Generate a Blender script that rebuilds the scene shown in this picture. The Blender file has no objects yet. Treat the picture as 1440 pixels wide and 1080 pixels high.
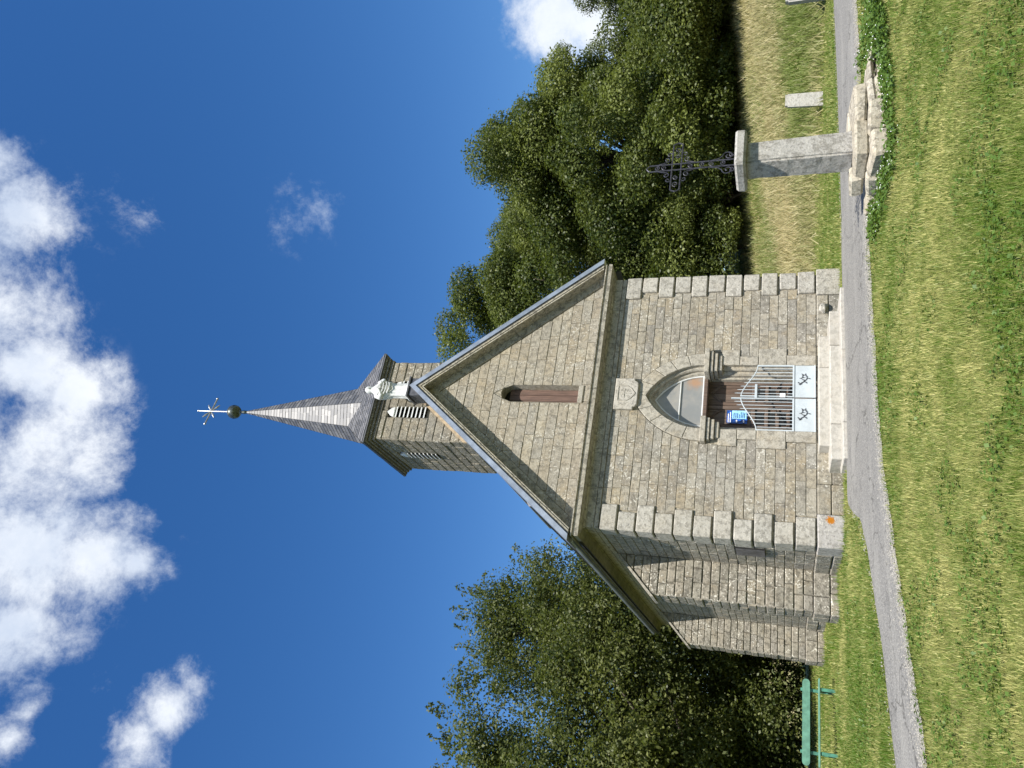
import bpy, bmesh, math, random
import numpy as np
from mathutils import Vector, Matrix
random.seed(7)
RNG = np.random.default_rng(11)
S = bpy.context.scene
COL = S.collection
R = math.radians

# ------------------------------------------------------------------ camera (a phone held sideways: the picture is rolled a quarter turn)
cam = bpy.data.objects.new('camera', bpy.data.cameras.new('camera'))
COL.objects.link(cam)
cam.data.sensor_width = 36.0
cam.data.lens = 26.37
cam.data.clip_start = 0.05
cam.data.clip_end = 3000
Rv = Vector((0.8959191, -0.44407756, 0.01113963))
Uv = Vector((-0.16360551, -0.30654959, 0.93768896))
Fv = Vector((0.41299178, 0.84191595, 0.34729717))
m3 = Matrix((-Uv, Rv, -Fv)).transposed()
cam.matrix_world = Matrix.Translation((-3.3544, -12.3456, 1.0319)) @ m3.to_4x4()
S.camera = cam

# ------------------------------------------------------------------ sun, sky, exposure
SUN_AZ, SUN_EL = R(197), R(54)
sd = Vector((math.sin(SUN_AZ) * math.cos(SUN_EL), math.cos(SUN_AZ) * math.cos(SUN_EL), math.sin(SUN_EL)))
sl = bpy.data.lights.new('sun', 'SUN')
sl.energy = 5.0
sl.angle = R(0.53)
sl.color = (1.0, 0.95, 0.87)
so = bpy.data.objects.new('sun', sl)
COL.objects.link(so)
so.location = sd * 60
so.rotation_euler = sd.to_track_quat('Z', 'Y').to_euler()
S.view_settings.view_transform = 'Standard'
S.view_settings.look = 'None'
S.view_settings.exposure = 0.70
S.view_settings.gamma = 1
S.view_settings.use_curve_mapping = False

W = bpy.data.worlds.new('World')
S.world = W
W.use_nodes = True
nt = W.node_tree
nt.nodes.clear()


class NB:
    """small helper to write node trees"""
    def __init__(self, tree):
        self.t = tree

    def n(self, typ, ins=None, **props):
        nd = self.t.nodes.new(typ)
        for k, v in props.items():
            setattr(nd, k, v)
        for k, v in (ins or {}).items():
            if isinstance(v, bpy.types.NodeSocket):
                self.t.links.new(v, nd.inputs[k])
            else:
                nd.inputs[k].default_value = v
        return nd

    def math(self, op, a, b=0.0, c=0.0, clamp=False):
        return self.n('ShaderNodeMath', {0: a, 1: b, 2: c}, operation=op, use_clamp=clamp).outputs[0]

    def mix(self, fac, a, b, blend='MIX'):
        nd = self.n('ShaderNodeMix', data_type='RGBA', blend_type=blend, clamp_factor=True)
        for k, v in ((0, fac), (6, a), (7, b)):
            if isinstance(v, bpy.types.NodeSocket):
                self.t.links.new(v, nd.inputs[k])
            else:
                nd.inputs[k].default_value = v if k == 0 else (*v, 1)[:4]
        return nd.outputs[2]

    def noise(self, vec, scale, detail=4, rough=0.55, dist=0.0):
        return self.n('ShaderNodeTexNoise', {'Vector': vec, 'Scale': scale, 'Detail': detail, 'Roughness': rough, 'Distortion': dist}).outputs[0]

    def ramp(self, v, lo, hi, a=0.0, b=1.0, smooth=True):
        return self.n('ShaderNodeMapRange', {0: v, 1: lo, 2: hi, 3: a, 4: b}, interpolation_type='SMOOTHSTEP' if smooth else 'LINEAR').outputs[0]


b = NB(nt)
sky = b.n('ShaderNodeTexSky', sky_type='NISHITA', sun_disc=False, sun_elevation=SUN_EL, sun_rotation=SUN_AZ,
          altitude=300, air_density=1.15, dust_density=0.6, ozone_density=3.0)
geo = b.n('ShaderNodeTexCoord').outputs['Generated']
skyc = b.n('ShaderNodeHueSaturation', {'Hue': 0.508, 'Saturation': 1.32, 'Value': 1.0, 'Color': sky.outputs[0]}).outputs[0]
# clouds live on a flat layer high above: direction / height gives the position on that layer
sep = b.n('ShaderNodeSeparateXYZ', {0: geo})
hz = b.math('MAXIMUM', sep.outputs[2], 0.06)
lay = b.n('ShaderNodeCombineXYZ', {0: b.math('DIVIDE', sep.outputs[0], hz), 1: b.math('DIVIDE', sep.outputs[1], hz), 2: 0.0}).outputs[0]
n1 = b.noise(geo, 7.0, 13, 0.70, 0.12)
n2 = b.noise(geo, 2.1, 3, 0.5)
CL = [((0.303, 0.477, 0.825), 0.089, 1.00), ((0.270, 0.530, 0.804), 0.071, 1.00), ((0.267, 0.577, 0.772), 0.052, 0.85), ((0.184, 0.570, 0.801), 0.108, 1.00),
      ((0.197, 0.620, 0.759), 0.056, 0.90), ((0.091, 0.608, 0.789), 0.102, 1.00), ((0.108, 0.658, 0.745), 0.064, 0.95), ((0.104, 0.693, 0.713), 0.039, 0.70),
      ((0.131, 0.698, 0.704), 0.040, 0.28), ((0.013, 0.629, 0.777), 0.052, 0.90), ((0.009, 0.670, 0.742), 0.038, 0.26), ((-0.094, 0.656, 0.749), 0.031, 0.80),
      ((-0.066, 0.661, 0.747), 0.031, 0.60), ((-0.045, 0.756, 0.653), 0.042, 0.80), ((-0.081, 0.740, 0.668), 0.041, 0.80), ((-0.012, 0.767, 0.642), 0.030, 0.60),
      ((-0.027, 0.708, 0.705), 0.038, 0.22), ((0.422, 0.436, 0.795), 0.053, 0.90), ((0.450, 0.399, 0.799), 0.040, 0.90), ((0.450, 0.449, 0.772), 0.057, 0.26),
      ((0.404, 0.491, 0.772), 0.048, 0.26), ((0.504, 0.386, 0.773), 0.055, 0.20), ((0.483, 0.514, 0.709), 0.055, 0.20), ((0.520, 0.471, 0.713), 0.044, 0.18),
      ((0.565, 0.604, 0.561), 0.054, 0.26), ((0.547, 0.624, 0.558), 0.044, 0.24), ((0.520, 0.613, 0.595), 0.064, 0.18), ((0.773, 0.579, 0.261), 0.067, 1.00),
      ((0.783, 0.579, 0.227), 0.071, 1.00), ((0.181, 0.487, 0.854), 0.156, 1.00), ((0.015, 0.555, 0.832), 0.121, 1.00)]
dens = None
for c, r, wgt in CL:
    dist = b.n('ShaderNodeVectorMath', {0: geo, 1: c}, operation='DISTANCE').outputs['Value']
    v = b.ramp(dist, 0.0, r * 1.45, wgt, 0.0, smooth=False)
    dens = v if dens is None else b.math('MAXIMUM', dens, v)
# the rest of the sky (outside the part the clouds above describe) carries scattered clouds of the same kind
away = b.ramp(b.n('ShaderNodeVectorMath', {0: geo, 1: (0.413, 0.842, 0.347)}, operation='DISTANCE').outputs['Value'], 0.78, 1.05)
scat = b.math('MULTIPLY', b.ramp(n2, 0.50, 0.72), away)
dens = b.math('MAXIMUM', dens, scat)
dn = b.math('ADD', dens, b.math('MULTIPLY', b.math('SUBTRACT', n1, 0.5), 2.2))
alpha = b.math('MULTIPLY', b.ramp(dn, 0.20, 0.86), b.ramp(dens, 0.0, 0.2))
shade = b.ramp(b.noise(geo, 4.5, 8, 0.6), 0.34, 0.64)
cloud = b.mix(shade, (4.4, 5.1, 6.3), (7.0, 7.3, 7.7))
fin = b.mix(b.math('MULTIPLY', alpha, 0.95), skyc, cloud)
bg = b.n('ShaderNodeBackground', {'Color': fin, 'Strength': 0.090})
out = b.n('ShaderNodeOutputWorld', {'Surface': bg.outputs[0]})


# ------------------------------------------------------------------ materials
def mat(name):
    m = bpy.data.materials.new(name)
    m.use_nodes = True
    t = m.node_tree
    t.nodes.clear()
    return m, NB(t)


def finish(nb, col, rough=0.8, bump=None, bs=0.3, bd=0.02, metal=0.0, spec=0.5, extra=None):
    ins = {'Base Color': col if isinstance(col, bpy.types.NodeSocket) else (*col, 1), 'Roughness': rough, 'Metallic': metal, 'Specular IOR Level': spec}
    p = nb.n('ShaderNodeBsdfPrincipled', ins)
    if bump is not None:
        bn = nb.n('ShaderNodeBump', {'Strength': bs, 'Distance': bd, 'Height': bump})
        nb.t.links.new(bn.outputs[0], p.inputs['Normal'])
    sh = p.outputs[0]
    if extra:
        sh = extra(sh)
    nb.n('ShaderNodeOutputMaterial', {'Surface': sh})


def rnd(nb):
    a = nb.n('ShaderNodeObjectInfo').outputs['Random']
    c = nb.n('ShaderNodeNewGeometry').outputs['Random Per Island']
    return nb.math('FRACT', nb.math('ADD', nb.math('MULTIPLY', a, 7.31), c))


def granite(name, tones, lichen=0.35, dark=0.3, ochre=0.4, speck=1.0, orange=None):
    """weathered granite: a tone for each stone, mica specks, ochre patches, pale lichen rosettes, dark algae"""
    m, nb = mat(name)
    pos = nb.n('ShaderNodeNewGeometry').outputs['Position']
    r = rnd(nb)
    cr = nb.n('ShaderNodeValToRGB', {0: r})
    el = cr.color_ramp.elements
    el[0].position, el[0].color = 0, (*tones[0], 1)
    el[1].position, el[1].color = 1, (*tones[-1], 1)
    for i, tcol in enumerate(tones[1:-1]):
        e = el.new((i + 1) / (len(tones) - 1))
        e.color = (*tcol, 1)
    col = cr.outputs[0]
    off = nb.n('ShaderNodeVectorMath', {0: pos, 1: nb.n('ShaderNodeCombineXYZ', {0: nb.math('MULTIPLY', r, 9.0), 1: r, 2: nb.math('MULTIPLY', r, 5.0)}).outputs[0]}, operation='ADD').outputs[0]
    big = nb.noise(off, 2.2, 4, 0.6)
    mid = nb.noise(off, 13, 4, 0.6)
    fine = nb.noise(pos, 34, 6, 0.85)
    col = nb.mix(nb.math('MULTIPLY', nb.ramp(big, 0.48, 0.68), ochre), col, (0.40, 0.29, 0.14))
    col = nb.mix(nb.math('MULTIPLY', nb.ramp(mid, 0.46, 0.62), dark * 1.25), col, (0.12, 0.11, 0.09))
    col = nb.mix(nb.math('MULTIPLY', nb.ramp(fine, 0.53, 0.66), 0.80 * speck), col, (0.085, 0.08, 0.07))
    col = nb.mix(nb.math('MULTIPLY', nb.ramp(fine, 0.46, 0.34), 0.60 * speck), col, (0.60, 0.57, 0.50))
    vo = nb.n('ShaderNodeTexVoronoi', {'Vector': nb.n('ShaderNodeVectorMath', {0: pos, 1: nb.n('ShaderNodeTexNoise', {'Vector': pos, 'Scale': 9.0}).outputs[1]}, operation='ADD').outputs[0], 'Scale': 4.6, 'Randomness': 1.0})
    spot = nb.math('MULTIPLY', nb.ramp(vo.outputs[0], 0.30, 0.20), nb.ramp(nb.noise(pos, 1.7, 2), 0.44, 0.58))
    vs = nb.n('ShaderNodeTexVoronoi', {'Vector': pos, 'Scale': 19.0, 'Randomness': 1.0})
    spot2 = nb.math('MULTIPLY', nb.ramp(vs.outputs[0], 0.26, 0.16), nb.ramp(nb.noise(pos, 2.6, 2), 0.42, 0.60))
    col = nb.mix(nb.math('MULTIPLY', nb.math('MAXIMUM', spot, spot2), lichen), col, (0.66, 0.64, 0.57))
    if orange:
        d = nb.n('ShaderNodeVectorMath', {0: pos, 1: orange}, operation='DISTANCE').outputs['Value']
        d = nb.math('ADD', d, nb.math('MULTIPLY', nb.math('SUBTRACT', nb.noise(pos, 55, 4), 0.5), 0.13))
        col = nb.mix(nb.ramp(d, 0.068, 0.05), col, (0.46, 0.17, 0.012))
    col = nb.mix(1.0, col, (0.88, 0.87, 0.85), 'MULTIPLY')
    h = nb.math('ADD', nb.math('MULTIPLY', fine, 0.5), mid)
    finish(nb, col, 0.88, h, 0.6, 0.02, spec=0.25)
    return m


GREY = (0.33, 0.31, 0.265)
M = {}
M['wall'] = granite('facade_granite', [(0.27, 0.245, 0.20), (0.34, 0.31, 0.245), (0.30, 0.285, 0.25), (0.39, 0.36, 0.295), (0.265, 0.25, 0.22), (0.37, 0.325, 0.24), (0.345, 0.335, 0.30)], 0.75, 0.42, 0.30)
M['gable'] = granite('gable_granite', [(0.31, 0.275, 0.215), (0.36, 0.32, 0.25), (0.32, 0.30, 0.255), (0.39, 0.35, 0.27)], 0.6, 0.4, 0.22)
M['side'] = granite('side_granite', [(0.24, 0.225, 0.19), (0.32, 0.30, 0.25), (0.34, 0.31, 0.255), (0.28, 0.265, 0.235)], 1.0, 0.6, 0.2)
M['quoin'] = granite('quoin_granite', [(0.40, 0.385, 0.345), (0.46, 0.44, 0.395), (0.43, 0.41, 0.36)], 0.5, 0.35, 0.10)
M['lichen_quoin'] = granite('orange_lichen_granite', [(0.42, 0.41, 0.385), (0.44, 0.42, 0.40)], 0.6, 0.3, 0.05, orange=(0.375, -0.075, 0.415))
M['trim'] = granite('trim_granite', [(0.36, 0.34, 0.29), (0.42, 0.395, 0.335), (0.39, 0.365, 0.31)], 0.3, 0.35, 0.22)
M['cornice'] = granite('cornice_granite', [(0.33, 0.31, 0.255), (0.38, 0.355, 0.29)], 0.5, 0.55, 0.25)
M['step'] = granite('step_granite', [(0.45, 0.43, 0.385), (0.51, 0.49, 0.44), (0.47, 0.45, 0.41)], 0.2, 0.18, 0.10, 0.45)
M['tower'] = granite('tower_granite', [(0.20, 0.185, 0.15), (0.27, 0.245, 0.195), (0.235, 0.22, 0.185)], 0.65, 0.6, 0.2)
M['darkstone'] = granite('dark_cornice_granite', [(0.12, 0.115, 0.10), (0.16, 0.15, 0.125)], 0.4, 0.7, 0.1)  # granite in darker tones, for the turret cornice
M['pillar'] = granite('grey_pillar_granite', [(0.40, 0.39, 0.37), (0.42, 0.41, 0.385)], 0.35, 0.4, 0.03, 1.2)
M['base'] = granite('cross_base_granite', [(0.43, 0.39, 0.31), (0.50, 0.46, 0.37), (0.40, 0.37, 0.31)], 0.5, 0.45, 0.2)


def plain(name, col, rough=0.6, metal=0.0, var=0.15, scale=12, bs=0.15, spec=0.5, bd=0.005):
    m, nb = mat(name)
    pos = nb.n('ShaderNodeNewGeometry').outputs['Position']
    n = nb.noise(pos, scale, 5, 0.6)
    c2 = tuple(max(0, x * (1 - var * 2)) for x in col)
    c1 = tuple(min(1, x * (1 + var)) for x in col)
    finish(nb, nb.mix(nb.ramp(n, 0.3, 0.7), c2, c1), rough, n, bs, bd, metal, spec)
    return m


M['mortar'] = plain('lime_mortar', (0.29, 0.26, 0.20), 0.95, var=0.25, scale=25, bs=0.4)
M['dark_joint'] = plain('dark_joint', (0.17, 0.155, 0.125), 0.95)
M['zinc'] = plain('zinc_sheet', (0.38, 0.41, 0.44), 0.42, 0.7, 0.12, 5, 0.08)
M['old_zinc'] = plain('dark_zinc', (0.10, 0.10, 0.105), 0.5, 0.5, 0.2, 9)
M['soffit'] = plain('grass_lit_soffit', (0.19, 0.175, 0.105), 0.9, var=0.2, scale=4)  # plaster soffit, olive light off the grass mixed into its colour
M['render_strip'] = plain('tan_render', (0.36, 0.275, 0.175), 0.95, var=0.15, scale=10)
M['white'] = plain('white_paint', (0.58, 0.59, 0.58), 0.45, var=0.06, scale=7)
M['gate_white'] = plain('gate_paint', (0.45, 0.495, 0.515), 0.4, var=0.05, scale=5, bs=0.06)
M['statue'] = plain('white_statue_paint', (0.54, 0.55, 0.54), 0.6, var=0.12, scale=14, bs=0.2)
M['black'] = plain('dark_void', (0.012, 0.012, 0.012), 0.95)
M['iron'] = plain('dark_iron', (0.055, 0.055, 0.07), 0.55, 0.4, 0.3, 40, 0.3)
M['green'] = plain('green_bench_paint', (0.12, 0.27, 0.195), 0.45, var=0.14, scale=9)
M['green_dark'] = plain('shaded_green_paint', (0.07, 0.23, 0.16), 0.55, var=0.2, scale=9)  # bench legs: the seat's shade is put into this darker green
M['ball'] = plain('grey_green_copper', (0.09, 0.105, 0.095), 0.38, 0.6, 0.35, 16)
M['cross_metal'] = plain('pale_iron', (0.32, 0.33, 0.34), 0.4, 0.5, 0.2, 20)
M['poster_blue'] = plain('blue_print', (0.02, 0.10, 0.42), 0.35, var=0.5, scale=26, bs=0.0)
M['poster_pale'] = plain('pale_blue_print', (0.35, 0.68, 0.86), 0.35, var=0.16, scale=42, bs=0.0)
M['paper'] = plain('white_paper', (0.8, 0.8, 0.8), 0.5, var=0.03)
M['bark'] = plain('bark', (0.075, 0.06, 0.045), 0.95, var=0.3, scale=9, bs=0.8, bd=0.05)
M['oldgrave'] = granite('memorial_granite', [(0.52, 0.51, 0.48), (0.56, 0.55, 0.52)], 0.3, 0.25, 0.05)


def wood(name, col, axis=2):
    m, nb = mat(name)
    pos = nb.n('ShaderNodeNewGeometry').outputs['Position']
    sc = [60, 60, 60]
    sc[axis] = 3
    v = nb.n('ShaderNodeVectorMath', {0: pos, 1: tuple(sc)}, operation='MULTIPLY').outputs[0]
    n = nb.noise(v, 1.0, 4, 0.6)
    c = nb.mix(nb.ramp(n, 0.3, 0.72), tuple(x * 0.5 for x in col), tuple(x * 1.35 for x in col))
    c = nb.mix(nb.math('MULTIPLY', rnd(nb), 0.35), c, (0.20, 0.16, 0.13))
    finish(nb, c, 0.75, n, 0.35, 0.004)
    return m


M['door'] = wood('weathered_oak', (0.105, 0.068, 0.048))
M['shutter'] = wood('red_brown_boards', (0.13, 0.075, 0.056))


def panel_mat():
    m, nb = mat('tympanum_slate_board')
    pos = nb.n('ShaderNodeNewGeometry').outputs['Position']
    n = nb.noise(pos, 3.2, 5, 0.6)
    c = nb.mix(nb.ramp(n, 0.35, 0.7), (0.20, 0.205, 0.20), (0.29, 0.275, 0.245))
    d = nb.n('ShaderNodeVectorMath', {0: pos, 1: (2.88, 0.2, 2.66)}, operation='DISTANCE').outputs['Value']
    d = nb.math('ADD', d, nb.math('MULTIPLY', nb.math('SUBTRACT', nb.noise(pos, 11, 4), .5), .25))
    c = nb.mix(nb.math('MULTIPLY', nb.ramp(d, 0.2, 0.04), 0.75), c, (0.36, 0.20, 0.10))
    finish(nb, c, 0.35, n, 0.1, 0.004)
    return m


M['tymp'] = panel_mat()


def slate(name):
    m, nb = mat(name)
    pos = nb.n('ShaderNodeNewGeometry').outputs['Position']
    r = rnd(nb)
    n = nb.noise(pos, 9, 5, 0.65)
    c = nb.mix(r, (0.075, 0.078, 0.088), (0.15, 0.15, 0.16))
    c = nb.mix(nb.math('MULTIPLY', nb.ramp(n, 0.55, 0.75), 0.4), c, (0.22, 0.20, 0.16))
    rg = nb.math('ADD', nb.math('MULTIPLY', r, 0.16), 0.46)
    finish(nb, c, rg, n, 0.3, 0.008, spec=0.55)
    return m


M['slate'] = slate('roof_slate')


def leaf_mat(name, dark, light, trans=0.35):
    m, nb = mat(name)
    at = nb.n('ShaderNodeAttribute', attribute_name='tint', attribute_type='GEOMETRY').outputs['Fac']
    c = nb.mix(at, dark, light)
    p = nb.n('ShaderNodeBsdfPrincipled', {'Base Color': c, 'Roughness': 0.5, 'Specular IOR Level': 0.35})
    t = nb.n('ShaderNodeBsdfTranslucent', {'Color': nb.mix(0.5, c, (0.20, 0.26, 0.03))})
    mx = nb.n('ShaderNodeMixShader', {0: trans, 1: p.outputs[0], 2: t.outputs[0]})
    nb.n('ShaderNodeOutputMaterial', {'Surface': mx.outputs[0]})
    return m


M['leaf_a'] = leaf_mat('broad_leaves', (0.030, 0.050, 0.010), (0.175, 0.205, 0.050))
M['leaf_b'] = leaf_mat('fine_leaves', (0.034, 0.052, 0.013), (0.165, 0.180, 0.050))
M['grassblade'] = leaf_mat('grass_blades', (0.095, 0.175, 0.016), (0.56, 0.52, 0.20), 0.3)
M['straw'] = leaf_mat('dry_meadow_blades', (0.15, 0.20, 0.04), (0.46, 0.40, 0.21), 0.3)
M['weed'] = leaf_mat('weed_leaves', (0.055, 0.12, 0.015), (0.16, 0.25, 0.05), 0.35)


# terrain height
def sp(v):
    return np.logaddexp(0.0, np.asarray(v, float) * 1.2) / 1.2


def terrain(x, y):
    x = np.asarray(x, float)
    y = np.asarray(y, float)
    z = 0.2 + 0.068 * (np.clip(np.minimum(y, -1.0), -28, None) + 1)
    z = z - 0.03 * np.clip(-x, 0, 12)
    z = z + 0.2 * np.minimum(sp(0.9 * x + 0.45 * y - 14), 26) * np.clip((y + 30) / 20, 0, 1)
    z = z + 0.02 * np.sin(x * 1.3 + 0.7) * np.sin(y * 0.9) * np.clip((-1.4 - y) / 2, 0, 1)
    return z


def tz(x, y):
    return float(terrain(x, y))


NEAR = [(-40, -17.0), (-14, -8.3), (-6, -5.4), (-3.1, -4.42), (-1.97, -4.02), (-0.2, -3.66), (0.7, -3.48), (2.6, -3.32), (4.5, -3.25), (9.0, -3.05), (14, -2.2), (30, 2.0), (60, 14)]
FAR = [(-40, -15.0), (-14, -6.6), (-6, -3.9), (-3.1, -2.92), (-1.8, -2.72), (-0.6, -2.15), (-0.12, -1.75), (0.12, -1.2), (0.45, -0.55), (2.6, -0.5), (4.9, -0.45), (5.6, -0.62), (9.0, -0.35), (13.8, 0.5), (30, 4.6), (60, 17)]


def edge(tab, x):
    return np.interp(x, [p[0] for p in tab], [p[1] for p in tab])


def wob(x, k):
    x = np.asarray(x, float)
    return 0.02 * np.sin(x * 1.3 + k) + 0.014 * np.sin(x * 5.9 + 2 * k) + 0.012 * np.sin(x * 13.1 + 3 * k)


def path_near(x):
    return edge(NEAR, x) + wob(x, 1.0)


def path_far(x):
    return edge(FAR, x) + wob(x, 2.2) * 0.7


def ground_mat():
    m, nb = mat('turf_soil')
    pos = nb.n('ShaderNodeNewGeometry').outputs['Position']
    st = nb.n('ShaderNodeVectorMath', {0: pos, 1: (0.55, 1.7, 1.0)}, operation='MULTIPLY').outputs[0]
    a = nb.noise(st, 0.9, 5, 0.6, 0.4)
    f = nb.noise(pos, 34, 4, 0.7)
    c = nb.mix(nb.ramp(f, 0.32, 0.7), (0.055, 0.08, 0.014), (0.18, 0.20, 0.05))
    c = nb.mix(nb.math('MULTIPLY', nb.ramp(a, 0.46, 0.68), 0.4), c, (0.26, 0.215, 0.10))
    # the unmown slope is drier
    sx = nb.n('ShaderNodeSeparateXYZ', {0: pos})
    s = nb.math('ADD', nb.math('MULTIPLY', sx.outputs[0], 0.9), nb.math('MULTIPLY', sx.outputs[1], 0.45))
    mead = nb.ramp(s, 13.5, 17.0)
    mn = nb.noise(nb.n('ShaderNodeVectorMath', {0: pos, 1: (0.5, 0.8, 1.0)}, operation='MULTIPLY').outputs[0], 0.55, 5, 0.6)
    mc = nb.mix(nb.ramp(mn, 0.35, 0.65), (0.13, 0.165, 0.045), (0.34, 0.285, 0.15))
    c = nb.mix(mead, c, mc)
    finish(nb, c, 0.95, nb.math('ADD', f, a), 0.8, 0.03, spec=0.15)
    return m


def asphalt_mat():
    m, nb = mat('worn_asphalt')
    pos = nb.n('ShaderNodeNewGeometry').outputs['Position']
    f = nb.noise(pos, 42, 5, 0.85)
    v = nb.n('ShaderNodeTexVoronoi', {'Vector': pos, 'Scale': 30.0})
    a = nb.noise(nb.n('ShaderNodeVectorMath', {0: pos, 1: (0.4, 2.2, 1.0)}, operation='MULTIPLY').outputs[0], 1.1, 4, 0.6)
    c = nb.mix(nb.ramp(f, 0.33, 0.68), (0.105, 0.102, 0.096), (0.28, 0.272, 0.25))
    c = nb.mix(nb.math('MULTIPLY', nb.ramp(v.outputs[0], 0.28, 0.12), 0.55), c, (0.44, 0.42, 0.37))
    c = nb.mix(nb.math('MULTIPLY', nb.ramp(a, 0.45, 0.7), 0.35), c, (0.31, 0.30, 0.27))
    ptc = nb.noise(nb.n('ShaderNodeVectorMath', {0: pos, 1: (0.7, 1.0, 1.0)}, operation='MULTIPLY').outputs[0], 1.9, 6, 0.7, 0.6)
    c = nb.mix(nb.math('MULTIPLY', nb.ramp(ptc, 0.56, 0.66), 0.45), c, (0.10, 0.098, 0.092))
    wv = nb.n('ShaderNodeVectorMath', {0: pos, 1: nb.n('ShaderNodeTexNoise', {'Vector': pos, 'Scale': 2.5, 'Detail': 4.0}).outputs[1]}, operation='ADD').outputs[0]
    ck = nb.n('ShaderNodeTexVoronoi', {'Vector': wv, 'Scale': 0.55}, feature='DISTANCE_TO_EDGE').outputs[0]
    c = nb.mix(nb.math('MULTIPLY', nb.ramp(ck, 0.011, 0.004), 0.6), c, (0.05, 0.048, 0.042))
    finish(nb, c, 0.9, nb.math('ADD', f, v.outputs[0]), 0.7, 0.012, spec=0.3)
    return m


M['ground'] = ground_mat()
M['asphalt'] = asphalt_mat()
M['gravel'] = granite('gravel_chips', [(0.20, 0.195, 0.18), (0.42, 0.405, 0.365), (0.30, 0.29, 0.26)], 0.1, 0.2, 0.1)


# ------------------------------------------------------------------ mesh helpers
class MB:
    def __init__(self):
        self.v = []
        self.f = []

    def add(self, vs, fs):
        o = len(self.v)
        self.v += [tuple(map(float, p)) for p in vs]
        self.f += [tuple(i + o for i in q) for q in fs]
        return self

    def box(self, x0, x1, y0, y1, z0, z1, ch=0.0, jit=0.0):
        if x1 < x0: x0, x1 = x1, x0
        if y1 < y0: y0, y1 = y1, y0
        if z1 < z0: z0, z1 = z1, z0
        J = lambda: random.uniform(-jit, jit)
        if ch <= 0:
            vs = [(x + J(), y + J(), z + J()) for z in (z0, z1) for y in (y0, y1) for x in (x0, x1)]
            return self.add(vs, [(0, 2, 3, 1), (4, 5, 7, 6), (0, 1, 5, 4), (2, 6, 7, 3), (0, 4, 6, 2), (1, 3, 7, 5)])
        # chamfered box: 24 vertices
        bm = bmesh.new()
        bmesh.ops.create_cube(bm, size=1)
        for v in bm.verts:
            v.co = Vector(((x0 + x1) / 2 + v.co.x * (x1 - x0) + J(), (y0 + y1) / 2 + v.co.y * (y1 - y0) + J(), (z0 + z1) / 2 + v.co.z * (z1 - z0) + J()))
        bmesh.ops.bevel(bm, geom=bm.edges[:], offset=ch, segments=1, affect='EDGES', clamp_overlap=True)
        bm.verts.index_update()
        self.add([v.co[:] for v in bm.verts], [[v.index for v in f.verts] for f in bm.faces])
        bm.free()
        return self

    def tube(self, pts, rad, n=8, cap=True):
        pts = [Vector(p) for p in pts]
        rs = rad if isinstance(rad, (list, tuple)) else [rad] * len(pts)
        vs, fs = [], []
        prev = None
        for i, p in enumerate(pts):
            d = (pts[min(i + 1, len(pts) - 1)] - pts[max(i - 1, 0)])
            d = d.normalized() if d.length > 1e-9 else Vector((0, 0, 1))
            if prev is None:
                a = d.orthogonal().normalized()
            else:
                a = prev - d * prev.dot(d)
                a = a.normalized() if a.length > 1e-6 else d.orthogonal().normalized()
            prev = a
            c = d.cross(a)
            for k in range(n):
                t = 2 * math.pi * k / n
                vs.append(p + (a * math.cos(t) + c * math.sin(t)) * rs[i])
        for i in range(len(pts) - 1):
            for k in range(n):
                k2 = (k + 1) % n
                fs.append((i * n + k, i * n + k2, (i + 1) * n + k2, (i + 1) * n + k))
        if cap:
            fs.append(tuple(range(n - 1, -1, -1)))
            fs.append(tuple((len(pts) - 1) * n + k for k in range(n)))
        return self.add(vs, fs)

    def rings(self, rings, closed=True, cap=True):
        n = len(rings[0])
        vs = [p for r in rings for p in r]
        fs = []
        for i in range(len(rings) - 1):
            for k in range(n if closed else n - 1):
                k2 = (k + 1) % n
                fs.append((i * n + k, i * n + k2, (i + 1) * n + k2, (i + 1) * n + k))
        if cap and closed:
            fs.append(tuple(range(n - 1, -1, -1)))
            fs.append(tuple((len(rings) - 1) * n + k for k in range(n)))
        return self.add(vs, fs)

    def mesh(self, name):
        me = bpy.data.meshes.new(name)
        me.from_pydata(self.v, [], self.f)
        me.update()
        return me


def obj(name, mb, material, parent=None, smooth=False, fix=False):
    me = mb.mesh(name) if isinstance(mb, MB) else mb
    if fix:
        bm = bmesh.new()
        bm.from_mesh(me)
        bmesh.ops.recalc_face_normals(bm, faces=bm.faces[:])
        bm.to_mesh(me)
        bm.free()
    me.materials.clear()
    me.materials.append(M[material] if isinstance(material, str) else material)
    if smooth:
        me.shade_smooth()
    o = bpy.data.objects.new(name, me)
    COL.objects.link(o)
    if parent:
        o.parent = parent
        o.matrix_parent_inverse = Matrix.Translation(-parent.matrix_basis.translation) if parent.type == 'EMPTY' and parent.parent is None else Matrix()
    return o


def thing(name, label, cat, loc=(0, 0, 0), group=None):
    o = bpy.data.objects.new(name, None)
    COL.objects.link(o)
    o.location = loc
    o['label'] = label
    o['category'] = cat
    if group:
        o['group'] = group
    return o


def tag(o, label=None, cat=None, group=None, kind=None):
    for k, v in (('label', label), ('category', cat), ('group', group), ('kind', kind)):
        if v:
            o[k] = v
    return o


class Frame:
    """a wall plane: s along the wall, z up, n outward"""
    def __init__(self, o, s, n):
        self.o, self.s, self.n = Vector(o), Vector(s), Vector(n)

    def p(self, s, z, n=0.0):
        return self.o + self.s * s + self.n * n + Vector((0, 0, z))


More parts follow.
